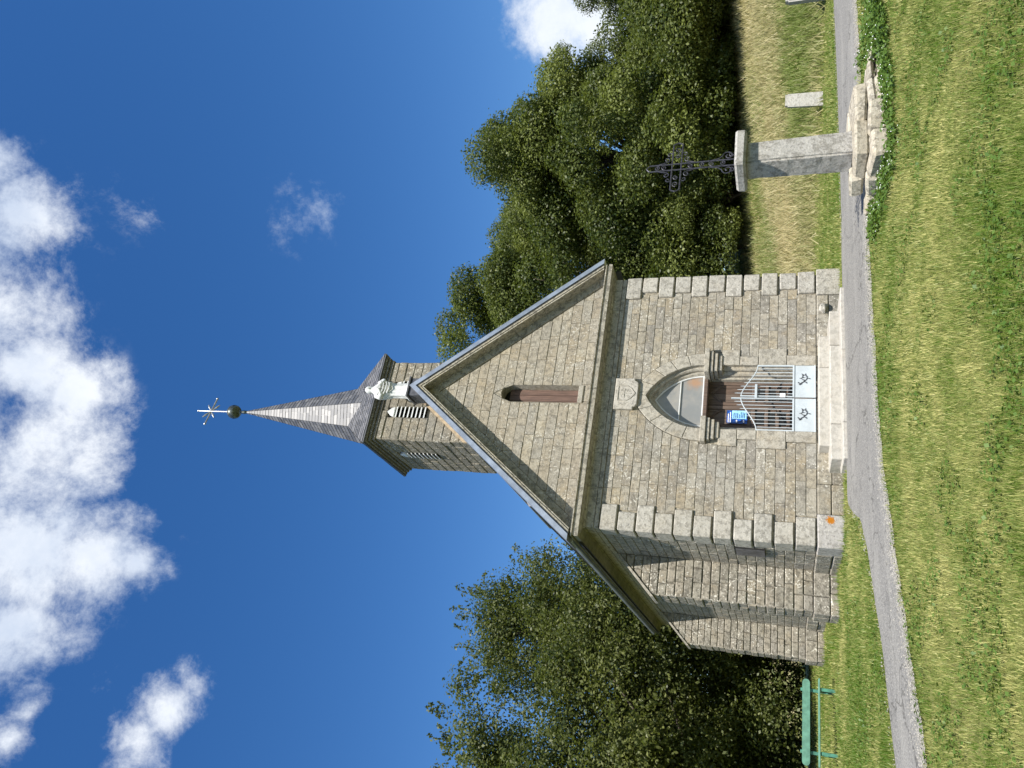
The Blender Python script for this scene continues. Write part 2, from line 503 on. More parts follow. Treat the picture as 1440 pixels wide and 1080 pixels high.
def inset(poly, d):
    n = len(poly)
    res = []
    for i in range(n):
        p0, p1, p2 = Vector(poly[i - 1]), Vector(poly[i]), Vector(poly[(i + 1) % n])
        e1, e2 = (p1 - p0), (p2 - p1)
        if e1.length < 1e-6 or e2.length < 1e-6:
            res.append(p1)
            continue
        e1.normalize()
        e2.normalize()
        n1, n2 = Vector((-e1.y, e1.x)), Vector((-e2.y, e2.x))
        bis = n1 + n2
        k = bis.length_squared
        res.append(p1 + (bis * (2 * d / k) if k > 0.3 else n1 * d))
    return res


def area(poly):
    return 0.5 * sum(poly[i - 1][0] * poly[i][1] - poly[i][0] * poly[i - 1][1] for i in range(len(poly)))


def clip(poly, a, bb, c):
    """keep the side a*s + b*z <= c"""
    res = []
    for i in range(len(poly)):
        p, q = poly[i - 1], poly[i]
        dp, dq = a * p[0] + bb * p[1] - c, a * q[0] + bb * q[1] - c
        if (dp <= 0) != (dq <= 0):
            t = dp / (dp - dq)
            res.append((p[0] + (q[0] - p[0]) * t, p[1] + (q[1] - p[1]) * t))
        if dq <= 0:
            res.append(q)
    return res


def prism(mb, fr, poly, d0, d1, ch=0.008, gap=0.003):
    """a dressed stone with chamfered edges on a wall plane"""
    out = []
    for p in poly:
        if not out or (Vector(p) - Vector(out[-1])).length > 0.004:
            out.append(p)
    if len(out) > 2 and (Vector(out[0]) - Vector(out[-1])).length <= 0.004:
        out.pop()
    if len(out) < 3 or area(out) < 0.0025:
        return False
    o = inset(out, gap)
    i = inset(out, gap + ch)
    if area(i) < 0.0008:
        return False
    n = len(out)
    vs = [fr.p(p[0], p[1], d0) for p in o] + [fr.p(p[0], p[1], d1 - ch * 0.8) for p in o] + [fr.p(p[0], p[1], d1 + random.uniform(-.002, .002)) for p in i]
    fs = []
    for k in range(n):
        k2 = (k + 1) % n
        fs += [(k, k2, n + k2, n + k), (n + k, n + k2, 2 * n + k2, 2 * n + k)]
    fs.append(tuple(2 * n + k for k in range(n)))
    mb.add(vs, fs)
    return True


def courses(emit, z0, z1, h, left, right, lens, holes=(), clips=(), jit=0.006):
    """rows of stones; left(za, zb) / right(za, zb) give the row's ends at its bottom and top; holes do the same for openings"""
    nrow = max(1, round((z1 - z0) / h))
    h = (z1 - z0) / nrow
    for i in range(nrow):
        za, zb = z0 + i * h, z0 + (i + 1) * h
        spans = []
        cur = left(za, zb)
        for hf in holes:
            r = hf(za, zb)
            if r:
                spans.append((cur, r[0]))
                cur = r[1]
        spans.append((cur, right(za, zb)))
        for (a, c) in spans:
            L = ((c[0] - a[0]) + (c[1] - a[1])) / 2
            if L < 0.05:
                continue
            cuts = [0.0]
            while True:
                st = random.uniform(*lens)
                if cuts[-1] + st > L - lens[0] * 0.6:
                    break
                cuts.append(cuts[-1] + st)
            cuts.append(L)
            for k in range(len(cuts) - 1):
                t0, t1 = cuts[k] / L, cuts[k + 1] / L
                am, cm_ = (a[0] + a[1]) / 2, (c[0] + c[1]) / 2
                last = len(cuts) - 2
                l0, l1 = (a[0], a[1]) if k == 0 else (am + cuts[k],) * 2
                r0, r1 = (c[0], c[1]) if k == last else (am + cuts[k + 1],) * 2
                za2, zb2 = za + random.uniform(-jit, jit) * .4, zb + random.uniform(-jit, jit) * .4
                poly = [(l0, za2), (r0, za2), (r1, zb2), (l1, zb2)]
                if r0 < l0 or r1 < l1:
                    poly = [q for q in ((min(l0, r0), za2), (r0, za2), (r1, zb2), (min(l1, r1), zb2))]
                for cl in clips:
                    if poly:
                        poly = clip(poly, *cl)
                if len(poly) >= 3:
                    emit(poly, i)


def const(v):
    return lambda za, zb: (v, v)


# ------------------------------------------------------------------ ground
def grid_axis(lo, hi, parts):
    a = []
    for (x0, x1, st) in parts:
        a += list(np.arange(x0, x1, st))
    a.append(hi)
    return np.array(a)


gx = grid_axis(-400, 500, [(-400, -40, 30), (-40, -10, 3), (-10, 16, 0.5), (16, 60, 2), (60, 500, 40)])
gy = grid_axis(-200, 600, [(-200, -30, 20), (-30, -14, 2), (-14, 4, 0.4), (4, 60, 2), (60, 600, 40)])
XX, YY = np.meshgrid(gx, gy)
ZZ = terrain(XX, YY)
me = bpy.data.meshes.new('ground')
nxg, nyg = len(gx), len(gy)
quads = [(j * nxg + i, j * nxg + i + 1, (j + 1) * nxg + i + 1, (j + 1) * nxg + i) for j in range(nyg - 1) for i in range(nxg - 1)]
me.from_pydata(np.stack([XX.ravel(), YY.ravel(), ZZ.ravel()], 1).tolist(), [], quads)
me.shade_smooth()
ground = obj('ground', me, 'ground')
tag(ground, 'mown lawn and dry meadow slope around the chapel', 'ground', kind='structure')

pm = MB()
px = np.concatenate([np.arange(-40, -8, 1.0), np.arange(-8, 15, 0.12), np.arange(15, 61, 1.0)])
NS = 10
rows = []
for x in px:
    yn, yf = float(path_near(x)), float(path_far(x))
    rows.append([(x, yn + (yf - yn) * k / NS, tz(x, yn + (yf - yn) * k / NS) + (0.022 if 0 < k < NS else -0.02)) for k in range(NS + 1)])
pm.rings(rows, closed=False, cap=False)
path = obj('path', pm, 'asphalt', smooth=True)
tag(path, 'narrow grey asphalt path passing the chapel steps', 'path', kind='structure')

# loose chips along the verges of the path
gm_v, gm_f = [], []
for side in (0, 1):
    n = 15000 if side == 0 else 700
    x = RNG.uniform(-5, 12, n)
    off = np.abs(RNG.normal(0, 0.17, n)) - 0.04
    y = path_near(x) + off if side == 0 else path_far(x) - off
    z = terrain(x, y) + 0.022
    for i in range(n):
        if side == 1 and 0.3 < x[i] < 5.2:
            continue
        r = random.uniform(0.004, 0.013)
        o = len(gm_v)
        a = random.uniform(0, 3)
        for k in range(4):
            gm_v.append((x[i] + r * math.cos(a + k * 1.57) * random.uniform(.7, 1.2), y[i] + r * math.sin(a + k * 1.57) * random.uniform(.7, 1.2), z[i]))
        gm_v.append((x[i], y[i], z[i] + r * 0.9))
        gm_f += [(o, o + 1, o + 4), (o + 1, o + 2, o + 4), (o + 2, o + 3, o + 4), (o + 3, o, o + 4)]
gmesh = bpy.data.meshes.new('gravel')
gmesh.from_pydata(gm_v, [], gm_f)
tag(obj('gravel', gmesh, 'gravel'), 'pale loose chippings along the edges of the path', 'gravel', kind='stuff')

# ------------------------------------------------------------------ chapel
CH = thing('chapel', 'small granite chapel with slate spire, raised quoins and pedimented front', 'chapel', (2.5, 0, 0.2))
FW, ZP, ZF, ZC = 5.0, 0.608, 4.07, 4.30       # facade width, plinth top, frieze bottom, cornice bottom
AX = 2.5
NROW = 22
HR = (ZF - ZP) / NROW
front = Frame((0, 0, 0), (1, 0, 0), (0, -1, 0))
left = Frame((0, 0, 0), (0, -1, 0), (-1, 0, 0))       # s = -y
right = Frame((FW, 0, 0), (0, 1, 0), (1, 0, 0))       # s = y
LEN = 9.6

# the doorway's outline
HWD, ZS, RA = 0.62, 2.46, 1.153                        # half width, springing, radius of each arc


def arc_pts(o, n=10):
    """left half of the pointed arch, springing to apex, offset inward by o"""
    r = RA - o
    cx = AX + (RA - HWD)
    tmax = math.acos(min(1, (RA - HWD) / r))
    return [(cx - r * math.cos(tmax * k / n), ZS + r * math.sin(tmax * k / n)) for k in range(n + 1)]


arcL = arc_pts(0)
arcR = [(2 * AX - x, z) for x, z in reversed(arcL)]
core = MB()
poly = [(0, 0.1), (AX - HWD, 0.1)] + arcL + arcR[1:] + [(AX + HWD, 0.1), (FW, 0.1), (FW, 4.4), (0, 4.4)]
core.add([front.p(s, z, -0.014) for s, z in poly], [tuple(range(len(poly)))])
wall = obj('front_wall', core, 'mortar', CH)

JW = [0.82, 0.95, 0.80, 0.93, 0.90]                    # jamb stone widths from the door axis
JR = [0, 3, 6, 8, 10, 12]                              # first course of each


def qlen(i):
    return 0.43 if (i // 2) % 2 == 0 else 0.32


def jamb_b(za, zb):
    zc = (za + zb) / 2
    if zc < ZP + 12 * HR:
        i = int((zc - ZP) / HR)
        k = max(q for q in range(5) if JR[q] <= i)
        return JW[k], JW[k]
    ro = RA + 0.24

    def bb(z):
        v = ro * ro - (z - ZS) ** 2
        return max(0.0, math.sqrt(v) - (RA - HWD)) if v > 0 else 0.0
    return bb(za), bb(zb)


def door_hole(za, zb):
    a, c = jamb_b(za, zb)
    if a <= 0.001 and c <= 0.001:
        return None
    return ((AX - a, AX - c), (AX + a, AX + c))


stones = []


def emit_stone(fr, parent, material, d=(0.0, 0.010), name='stone', ch=0.007):
    def e(poly, i):
        mb = MB()
        if prism(mb, fr, poly, -0.03, random.uniform(*d), ch):
            stones.append(obj(name, mb, material, parent))
    return e


courses(emit_stone(front, wall, 'wall'), ZP, ZF, HR,
        lambda za, zb: (qlen(int(((za + zb) / 2 - ZP) / HR)),) * 2,
        lambda za, zb: (FW - qlen(int(((za + zb) / 2 - ZP) / HR)),) * 2,
        (0.24, 0.62), holes=[door_hole])

# jamb stones and voussoirs
sur = MB()
PROF = [(0, -0.012), (0, 0.06), (0.035, 0.06), (0.055, 0.085), (0.055, 0.14), (0.09, 0.15), (0.115, 0.185), (0.115, 0.25), (0.15, 0.26), (0.15, 0.44)]
for sgn in (-1, 1):
    for k in range(4):
        z0, z1 = ZP + JR[k] * HR, ZP + JR[k + 1] * HR
        mb = MB()
        pl = [(AX + sgn * HWD, z0), (AX + sgn * JW[k], z0), (AX + sgn * JW[k], z1), (AX + sgn * HWD, z1)]
        if sgn < 0:
            pl.reverse()
        prism(mb, front, pl, -0.03, 0.026, 0.012)
        obj('jamb_stone', mb, 'trim', wall)
    nv = 5
    r1, r2 = RA, RA + 0.235
    cx = RA - HWD
    t1, t2 = math.acos(cx / r1), math.acos(cx / r2)
    for k in range(nv):
        pts = []
        for q in range(3):
            t = (k + q / 2) / nv * t1
            pts.append((AX + sgn * (r1 * math.cos(t) - cx), ZS + r1 * math.sin(t)))
        for q in range(2, -1, -1):
            t = (k + q / 2) / nv * t2
            pts.append((AX + sgn * (r2 * math.cos(t) - cx), ZS + r2 * math.sin(t)))
        if area(pts) < 0:
            pts.reverse()
        mb = MB()
        prism(mb, front, pts, -0.03, 0.028, 0.010)
        obj('arch_stone', mb, 'trim', wall)


def outline(o, n=10):
    l = [(AX - HWD + o, 0.55), (AX - HWD + o, ZS - 0.3), (AX - HWD + o, ZS - .02)] + arc_pts(o, n)[1:]
    return l + [(2 * AX - x, z) for x, z in reversed(l[:-1])]


rg = [[(s, y, z) for s, z in outline(o)] for o, y in PROF]
sur.rings(rg, closed=False, cap=False)
obj('door_moulding', sur, 'trim', wall)

for sgn in (-1, 1):
    im = MB()
    for (z0, z1, ho, pr, hi) in ((2.17, 2.235, 0.80, 0.05, 0.50), (2.245, 2.31, 0.83, 0.085, 0.47), (2.32, 2.375, 0.86, 0.11, 0.45), (2.385, 2.475, 0.90, 0.14, 0.43)):
        im.box(AX + sgn * hi, AX + sgn * ho, -pr, 0.30, z0, z1, 0.008)
    obj('impost', im, 'trim', wall)

# quoins: the long and short raised blocks of both corners
for side in (0, 1):
    for k in range(11):
        z0, z1 = ZP + 2 * k * HR, ZP + 2 * (k + 1) * HR
        w = qlen(2 * k)
        w += random.uniform(-.03, .0)
        wr = 0.30 if k % 2 == 0 else 0.40
        mb = MB()
        pr = 0.042 + random.uniform(-.006, .006)
        x0, x1 = (-pr, w - .004) if side == 0 else (FW - w + .004, FW + pr)
        mb.box(x0, x1, -pr, wr, z0 + 0.018 + random.uniform(0, .008), z1 - 0.010, random.uniform(.008, .018), 0.006)
        obj('quoin', mb, 'quoin', CH)

# plinth
for side in (0, 1):
    mb = MB()
    x0, x1 = (-0.07, 0.46) if side == 0 else (FW - 0.46, FW + 0.08)
    mb.box(x0, x1, -0.07, 0.42, 0.05, ZP - .006, 0.014, 0.003)
    obj('plinth_block', mb, 'lichen_quoin' if side == 0 else 'quoin', CH)
pl = MB()
for (a, c) in ((0.47, 1.52), (3.49, FW - 0.47)):
    x = a
    while x < c - 0.05:
        w = min(random.uniform(0.38, 0.6), c - x)
        if c - x - w < 0.2:
            w = c - x
        zz = random.uniform(0.36, 0.42)
        for (z0, z1) in ((0.05, zz), (zz, ZP - .006)):
            mb = MB()
            mb.box(x + .004, x + w - .004, -random.uniform(.045, .055), 0.02, z0 + .004, z1 - .004, 0.012, 0.003)
            obj('plinth_block', mb, 'wall', CH)
        x += w
# a pale lump of stone left on the plinth to the right of the steps
mb = MB()
bm = bmesh.new()
bmesh.ops.create_icosphere(bm, subdivisions=2, radius=0.07)
for v in bm.verts:
    v.co *= 1 + random.uniform(-.2, .2)
    v.co.x *= 1.35
    v.co.y *= .8
mb.add([(v.co.x + 4.22, v.co.y - 0.09, v.co.z + 0.50) for v in bm.verts], [[v.index for v in f.verts] for f in bm.faces])
bm.free()
obj('corbel_stub', mb, 'quoin', CH)

# frieze and cornice
nb_ = 7
for k in range(nb_):
    mb = MB()
    mb.box(-0.025 + 5.05 * k / nb_ + (.002 if k else 0), -0.025 + 5.05 * (k + 1) / nb_ - .002, -0.03, 0.2, ZF + .09, ZC + .002, 0.004)
    mb.box(-0.025 + 5.05 * k / nb_ + (.002 if k else 0), -0.025 + 5.05 * (k + 1) / nb_ - .002, -0.022, 0.2, ZF + .006, ZF + .084, 0.004)
    obj('frieze_block', mb, 'cornice', CH)
for sx in (0, 1):
    mb = MB()
    x0, x1 = (-0.03, 0.3) if sx == 0 else (FW - .3, FW + 0.03)
    mb.box(x0, x1, 0.2, LEN, ZF + .09, ZC + .002)
    mb.box(x0 + (.008 if sx == 0 else 0), x1 - (.008 if sx else 0), 0.2, LEN, ZF + .006, ZF + .084)
    obj('side_frieze', mb, 'cornice', CH)

CPROF = [(0.0, ZC), (0.05, ZC), (0.065, ZC + .03), (0.17, ZC + .035), (0.19, ZC + .05), (0.25, ZC + .055), (0.255, ZC + .12), (0.225, ZC + .125), (0.225, ZC + .155), (0.26, ZC + .165), (0.26, ZC + .185), (0.0, ZC + .215)]


def crun(mb, fr, s0, s1, m0, m1):
    a = [fr.p(s0 - p * m0, z, p) for p, z in CPROF]
    c = [fr.p(s1 + p * m1, z, p) for p, z in CPROF]
    n = len(CPROF)
    mb.add(a + c, [(k, n + k, n + k + 1, k + 1) for k in range(n - 1)] + [tuple(range(n)), tuple(range(2 * n - 1, n - 1, -1))])


NC = 6
for k in range(NC):
    mb = MB()
    crun(mb, front, FW * k / NC + (.002 if k else 0), FW * (k + 1) / NC - (.002 if k < NC - 1 else 0), 1 if k == 0 else 0, 1 if k == NC - 1 else 0)
    obj('cornice_block', mb, 'cornice', CH, fix=True)
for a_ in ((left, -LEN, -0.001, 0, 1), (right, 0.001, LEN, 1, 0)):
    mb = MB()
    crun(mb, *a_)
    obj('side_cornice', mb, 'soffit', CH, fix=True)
for sx in (-1, 1):
    mb = MB()
    xx = (lambda d: -d) if sx < 0 else (lambda d: FW + d)
    mb.box(xx(0.222), xx(0.315), -0.02, LEN + .05, ZC + .187, ZC + .26, 0.012)
    obj('gutter', mb, 'zinc', CH)

# the two raking cornices of the pediment with their zinc capping
APX = 8.03
A0 = Vector((-0.27, 4.47))
PHI = math.atan2(APX - A0.y, AX - A0.x)
dr = Vector((math.cos(PHI), math.sin(PHI)))
nr = Vector((-math.sin(PHI), math.cos(PHI)))
ZB = ZC + 0.216


def rake_line(q, zb=ZB):
    """ends of the line parallel to the slope at perpendicular offset q: on the cornice and under the apex"""
    a = A0 + nr * q
    t0 = (zb - a.y) / dr.y
    t1 = (AX - a.x) / dr.x
    return a + dr * t0, a + dr * t1


def rake_block(mb, sgn, q0, q1, y0, y1, f0=0.0, f1=1.0, e=0.0):
    cor = []
    for q in (q0, q1):
        p0, p1 = rake_line(q)
        L = (p1 - p0).length
        cor.append((p0.lerp(p1, f0 + (e / L if f0 > 0 else 0)), p0.lerp(p1, f1 - (e / L if f1 < 1 else 0))))
    X = lambda x: x if sgn < 0 else 2 * AX - x
    vs = [(X(p.x), y, p.y) for y in (y0, y1) for p in (cor[0][0], cor[0][1], cor[1][1], cor[1][0])]
    fs = [(0, 1, 2, 3), (7, 6, 5, 4), (0, 4, 5, 1), (1, 5, 6, 2), (2, 6, 7, 3), (3, 7, 4, 0)]
    mb.add(vs, fs)


for sgn in (-1, 1):
    NK = 6
    for k in range(NK):
        mb = MB()
        for (q0, q1, pr) in ((-0.235, -0.085, 0.03), (-0.085, -0.050, 0.265), (-0.050, -0.012, 0.28)):
            rake_block(mb, sgn, q0, q1, -pr, 0.3, k / NK, (k + 1) / NK, 0.003)
        obj('raking_cornice_block', mb, 'cornice', CH, fix=True)
    mb = MB()
    rake_block(mb, sgn, 0.008, 0.095, -0.31, 0.33)
    obj('zinc_capping', mb, 'zinc', CH, fix=True)
    mb = MB()
    rake_block(mb, sgn, -0.010, 0.006, -0.29, 0.33)  # dark strip painting the shade of the thin gap below the capping
    obj('capping_gap_shade', mb, 'old_zinc', CH, fix=True)

# gable field
gp0, gp1 = rake_line(-0.235)
gcore = MB()
SLW, SLB, SLT = 0.18, 4.76, 6.13                      # slit window
arcw = [(AX - SLW * math.cos(t), SLT + SLW * math.sin(t)) for t in [math.pi / 2 * k / 6 for k in range(7)]]
lp = [(gp0.x, ZB - .1), (AX, ZB - .1), (AX, SLB), (AX - SLW, SLB)] + arcw + [(AX, gp1.y), (gp0.x, ZB)]
gcore.add([front.p(s, z, -0.014) for s, z in lp], [tuple(range(len(lp)))])
rp = [(2 * AX - s, z) for s, z in reversed(lp)]
gcore.add([front.p(s, z, -0.0142) for s, z in rp], [tuple(range(len(rp)))])
gable = obj('gable_wall', gcore, 'mortar', CH)
tl = (nr.x, nr.y, nr.dot(A0 + nr * (-0.235)))
tr = (-nr.x, nr.y, nr.y * (A0 + nr * -0.235).y + nr.x * (A0 + nr * -0.235).x - nr.x * 2 * AX)


def slit_hole(za, zb):
    zc = (za + zb) / 2
    if zc < SLB or za > SLT + SLW:
        return None

    def w(z):
        if z <= SLT:
            return SLW
        return math.sqrt(max(0, SLW * SLW - (z - SLT) ** 2))
    return ((AX - w(za), AX - w(zb)), (AX + w(za), AX + w(zb)))


courses(emit_stone(front, gable, 'gable'), ZB, gp1.y, 0.196, const(gp0.x), const(2 * AX - gp0.x), (0.3, 0.66), holes=[slit_hole], clips=[tl, tr])
rv = MB()
so_ = [(AX - SLW, SLB)] + arcw
so_ = so_ + [(2 * AX - s, z) for s, z in reversed(so_[:-1])]
rv.rings([[(s, y, z) for s, z in so_] for y in (-0.015, 0.24)], closed=False, cap=False)
rv.box(AX - SLW, AX + SLW, -0.03, 0.24, SLB - .10, SLB - .002, 0.01)
obj('slit_reveal', rv, 'trim', gable)
sh = MB()
for k in range(3):
    sh.box(AX - SLW + 0.12 * k + .004, AX - SLW + 0.12 * (k + 1) - .004, 0.20, 0.235, SLB, 6.2, 0.004)
obj('slit_shutter', sh, 'shutter', gable)
bk = MB().box(AX - 0.3, AX + 0.3, 0.242, 0.26, SLB - .2, SLT + .4)
obj('slit_back', bk, 'black', gable)

# side walls (stones past the limit: real geometry joined to one part) and buttresses
for fr, nm in ((left, 'side_wall'), (right, 'side_wall')):
    mb = MB()
    sg = -1 if fr is left else 1
    cm = MB()
    s0, s1 = (-LEN, 0.0) if fr is left else (0.0, LEN)
    cm.add([fr.p(s0, 0, -.014), fr.p(s1, 0, -.014), fr.p(s1, 4.3, -.014), fr.p(s0, 4.3, -.014)], [(0, 1, 2, 3)])
    w = obj(nm, cm, 'dark_joint', CH)

    def es(poly, i, mb=mb, fr=fr):
        prism(mb, fr, poly, -0.03, random.uniform(0.0, 0.008), 0.009, 0.004)
    q = lambda za, zb: 0.30 if int(((za + zb) / 2 - ZP) / HR / 2) % 2 == 0 else 0.40
    if fr is left:
        courses(es, ZP, ZF, HR, const(-LEN), lambda za, zb: (-q(za, zb),) * 2, (0.25, 0.6))
    else:
        courses(es, ZP, ZF, HR, lambda za, zb: (q(za, zb),) * 2, const(LEN), (0.25, 0.6))

    def ep(poly, i, mb=mb, fr=fr):
        prism(mb, fr, poly, -0.03, random.uniform(0.045, 0.07), 0.018, 0.006)
    courses(ep, -0.15, ZP, 0.25, const(-LEN if fr is left else 0.42), const(-0.42 if fr is left else LEN), (0.35, 0.75))
    tag(obj('wall_stones', mb, 'side', w), kind='stuff')
    for yb in (1.75, 7.67):
        th, P, zt0, zt1 = 0.62, 0.70, 4.05, 3.38
        X = (lambda d: -d) if fr is left else (lambda d: FW + d)
        bmc = MB()
        pts = [(0.0, -0.2), (P - .014, -0.2), (P - .014, zt1 - .02), (0.0, zt0 - .03)]
        bmc.add([(X(d), y, z) for y in (yb + .014, yb + th - .014) for d, z in pts], [(0, 1, 2, 3), (7, 6, 5, 4), (0, 4, 5, 1), (1, 5, 6, 2), (2, 6, 7, 3), (3, 7, 4, 0)])
        bt = obj('buttress', bmc, 'dark_joint', CH, fix=True)
        sm = MB()
        ff = Frame((0 if fr is left else FW, yb, 0), (1, 0, 0), (0, -1, 0))
        fb = Frame((0 if fr is left else FW, yb + th, 0), (-1, 0, 0), (0, 1, 0))
        fe = Frame((X(P), yb, 0), (0, -1, 0) if fr is left else (0, 1, 0), (-1, 0, 0) if fr is left else (1, 0, 0))
        slope = (zt0 - zt1) / P
        sgf = -1 if fr is left else 1

        def eb(poly, i, f=ff, dd=(0.0, 0.022)):
            prism(sm, f, poly, -0.03, random.uniform(*dd), 0.014, 0.005)
        for f, sg2 in ((ff, sgf), (fb, -sgf)):
            lo, hi = (0.0, P) if sg2 > 0 else (-P, 0.0)
            courses(lambda poly, i, f=f: eb(poly, i, f), ZP, zt0, HR, const(lo), const(hi), (0.22, 0.45), clips=[(slope * sg2, 1.0, zt0)])
            courses(lambda poly, i, f=f: eb(poly, i, f, (.04, .06)), -0.2, ZP, 0.27, const(lo - (.05 if sg2 < 0 else 0)), const(hi + (.05 if sg2 > 0 else 0)), (0.3, 0.5))
        lo, hi = (-th, 0.0) if fr is left else (0.0, th)
        courses(lambda poly, i: eb(poly, i, fe), ZP, zt1, HR, const(lo), const(hi), (0.3, 0.62))
        courses(lambda poly, i: eb(poly, i, fe, (.04, .06)), -0.2, ZP, 0.27, const(lo - .04), const(hi + .04), (0.3, 0.5))
        tag(obj('buttress_stones', sm, 'side', bt), kind='stuff')
        cp = MB()
        for k in range(3):
            d0, d1 = P * k / 3, P * (k + 1) / 3 + (.05 if k == 2 else .0)
            za, zb = zt0 - slope * d0, zt0 - slope * d1
            cp.add([(X(d), y, z + dz) for y in (yb - .03, yb + th + .03) for d, z, dz in ((d0, za, 0), (d1 - .003, zb, 0), (d1 - .003, zb, .055), (d0, za, .055))],
                   [(0, 1, 2, 3), (7, 6, 5, 4), (0, 4, 5, 1), (1, 5, 6, 2), (2, 6, 7, 3), (3, 7, 4, 0)])
        obj('weathering', cp, 'trim', bt, fix=True)
mb = MB().box(0.05, FW - .05, LEN - .2, LEN, 0, 4.4)
mb.add([(0.05, LEN - .01, 4.4), (FW - .05, LEN - .01, 4.4), (AX, LEN - .01, 7.7)], [(0, 1, 2)])
obj('rear_wall', mb, 'side', CH)

# vent grille in the left wall
gv = MB().box(-0.03, 0.03, 0.55, 0.95, 1.38, 1.86)
vent = obj('vent_grille', gv, 'black', CH)
mb = MB()
for k in range(11):
    mb.box(-0.045, -0.02, 0.56 + k * .0365, 0.575 + k * .0365, 1.39, 1.85)
obj('vent_bars', mb, 'old_zinc', vent)


# roof slopes in courses of slates
def slate_row(mb, p00, p10, p01, p11, n, nrm, lift, wid):
    """row of slates between lower edge p00-p10 and upper edge p01-p11"""
    L = (p10 - p00).length
    k = max(1, round(L / wid))
    offs = random.uniform(0, .5)
    cuts = [0] + [min(1, max(0, (i + offs) / k)) for i in range(1 if offs > .15 else 1, k)] + [1]
    for i in range(len(cuts) - 1):
        a, c = cuts[i], cuts[i + 1]
        if c - a < 0.02:
            continue
        e = 0.0025 / max(L, .01)
        l1 = lift * random.uniform(.8, 1.35)
        q = [p00.lerp(p10, a + e) + nrm * l1, p00.lerp(p10, c - e) + nrm * l1, p01.lerp(p11, c - e) + nrm * .001, p01.lerp(p11, a + e) + nrm * .001]
        low = [p00.lerp(p10, a + e), p00.lerp(p10, c - e)]
        mb.add(q + low, [(0, 1, 2, 3), (4, 5, 1, 0)])


rz = lambda x: A0.y - 0.06 + (x - A0.x) * math.tan(PHI)          # roof surface height on the left slope
for sgn in (-1, 1):
    base = MB()
    X = lambda x: x if sgn < 0 else 2 * AX - x
    e0 = -0.34
    vs = [Vector((X(e0), 0.1, rz(e0))), Vector((X(AX), 0.1, rz(AX))), Vector((X(AX), LEN + .12, rz(AX))), Vector((X(e0), LEN + .12, rz(e0)))]
    base.add(vs, [(0, 1, 2, 3)])
    base.add([v - Vector((0, 0, .05)) for v in vs], [(3, 2, 1, 0)])
    rb = obj('roof', base, 'slate', CH)
    mb = MB()
    Ls = (vs[1] - vs[0]).length
    nrows = int(Ls / 0.105)
    nrm = Vector((sgn * math.sin(PHI), 0, math.cos(PHI)))
    for k in range(nrows):
        a, c = vs[0].lerp(vs[1], k / nrows), vs[0].lerp(vs[1], (k + 1.25) / nrows if k < nrows - 1 else 1)
        a2, c2 = vs[3].lerp(vs[2], k / nrows), vs[3].lerp(vs[2], (k + 1.25) / nrows if k < nrows - 1 else 1)
        if sgn < 0:
            slate_row(mb, a2, a, c2, c, 0, nrm, 0.014, 0.22)
        else:
            slate_row(mb, a, a2, c, c2, 0, nrm, 0.014, 0.22)
    tag(obj('roof_slates', mb, 'slate', rb), kind='stuff')
    mb = MB()
    mb.tube([(X(AX), 0.3, rz(AX) + .01), (X(AX), LEN + .1, rz(AX) + .01)], 0.05, 8)
    if sgn < 0:
        obj('ridge', mb, 'zinc', rb)
# small vent on the left slope
mb = MB()
xv, yv = 1.35, 3.0
zv = rz(xv)
mb.add([(xv - .2, yv - .1, rz(xv - .2) + .02), (xv - .2, yv + .1, rz(xv - .2) + .02), (xv - .2, yv, rz(xv - .2) + .2), (xv + .12, yv, rz(xv + .12))], [(0, 2, 1), (0, 3, 2), (1, 2, 3)])
obj('roof_vent', mb, 'old_zinc', CH)

# ------------------------------------------------------------------ bell turret and spire
TH, TY = 0.89, 0.36
TC = (AX - 0.03, TY + TH)
tfr = [Frame((TC[0], TC[1] - TH, 0), (1, 0, 0), (0, -1, 0)), Frame((TC[0] - TH, TC[1], 0), (0, -1, 0), (-1, 0, 0)),
       Frame((TC[0] + TH, TC[1], 0), (0, 1, 0), (1, 0, 0)), Frame((TC[0], TC[1] + TH, 0), (-1, 0, 0), (0, 1, 0))]
mb = MB().box(TC[0] - TH + .06, TC[0] + TH - .06, TC[1] - TH + .06, TC[1] + TH - .06, 5.2, 9.2)
turret = obj('bell_turret', mb, 'black', CH)
LV = {0: [(-0.28, 8.02, 8.93), (0.32, 8.02, 8.93)], 1: [(0.05, 7.95, 8.88)], 2: [(0.0, 7.95, 8.88)], 3: [(0, 7.95, 8.88)]}
tm = MB()
tcm = MB()
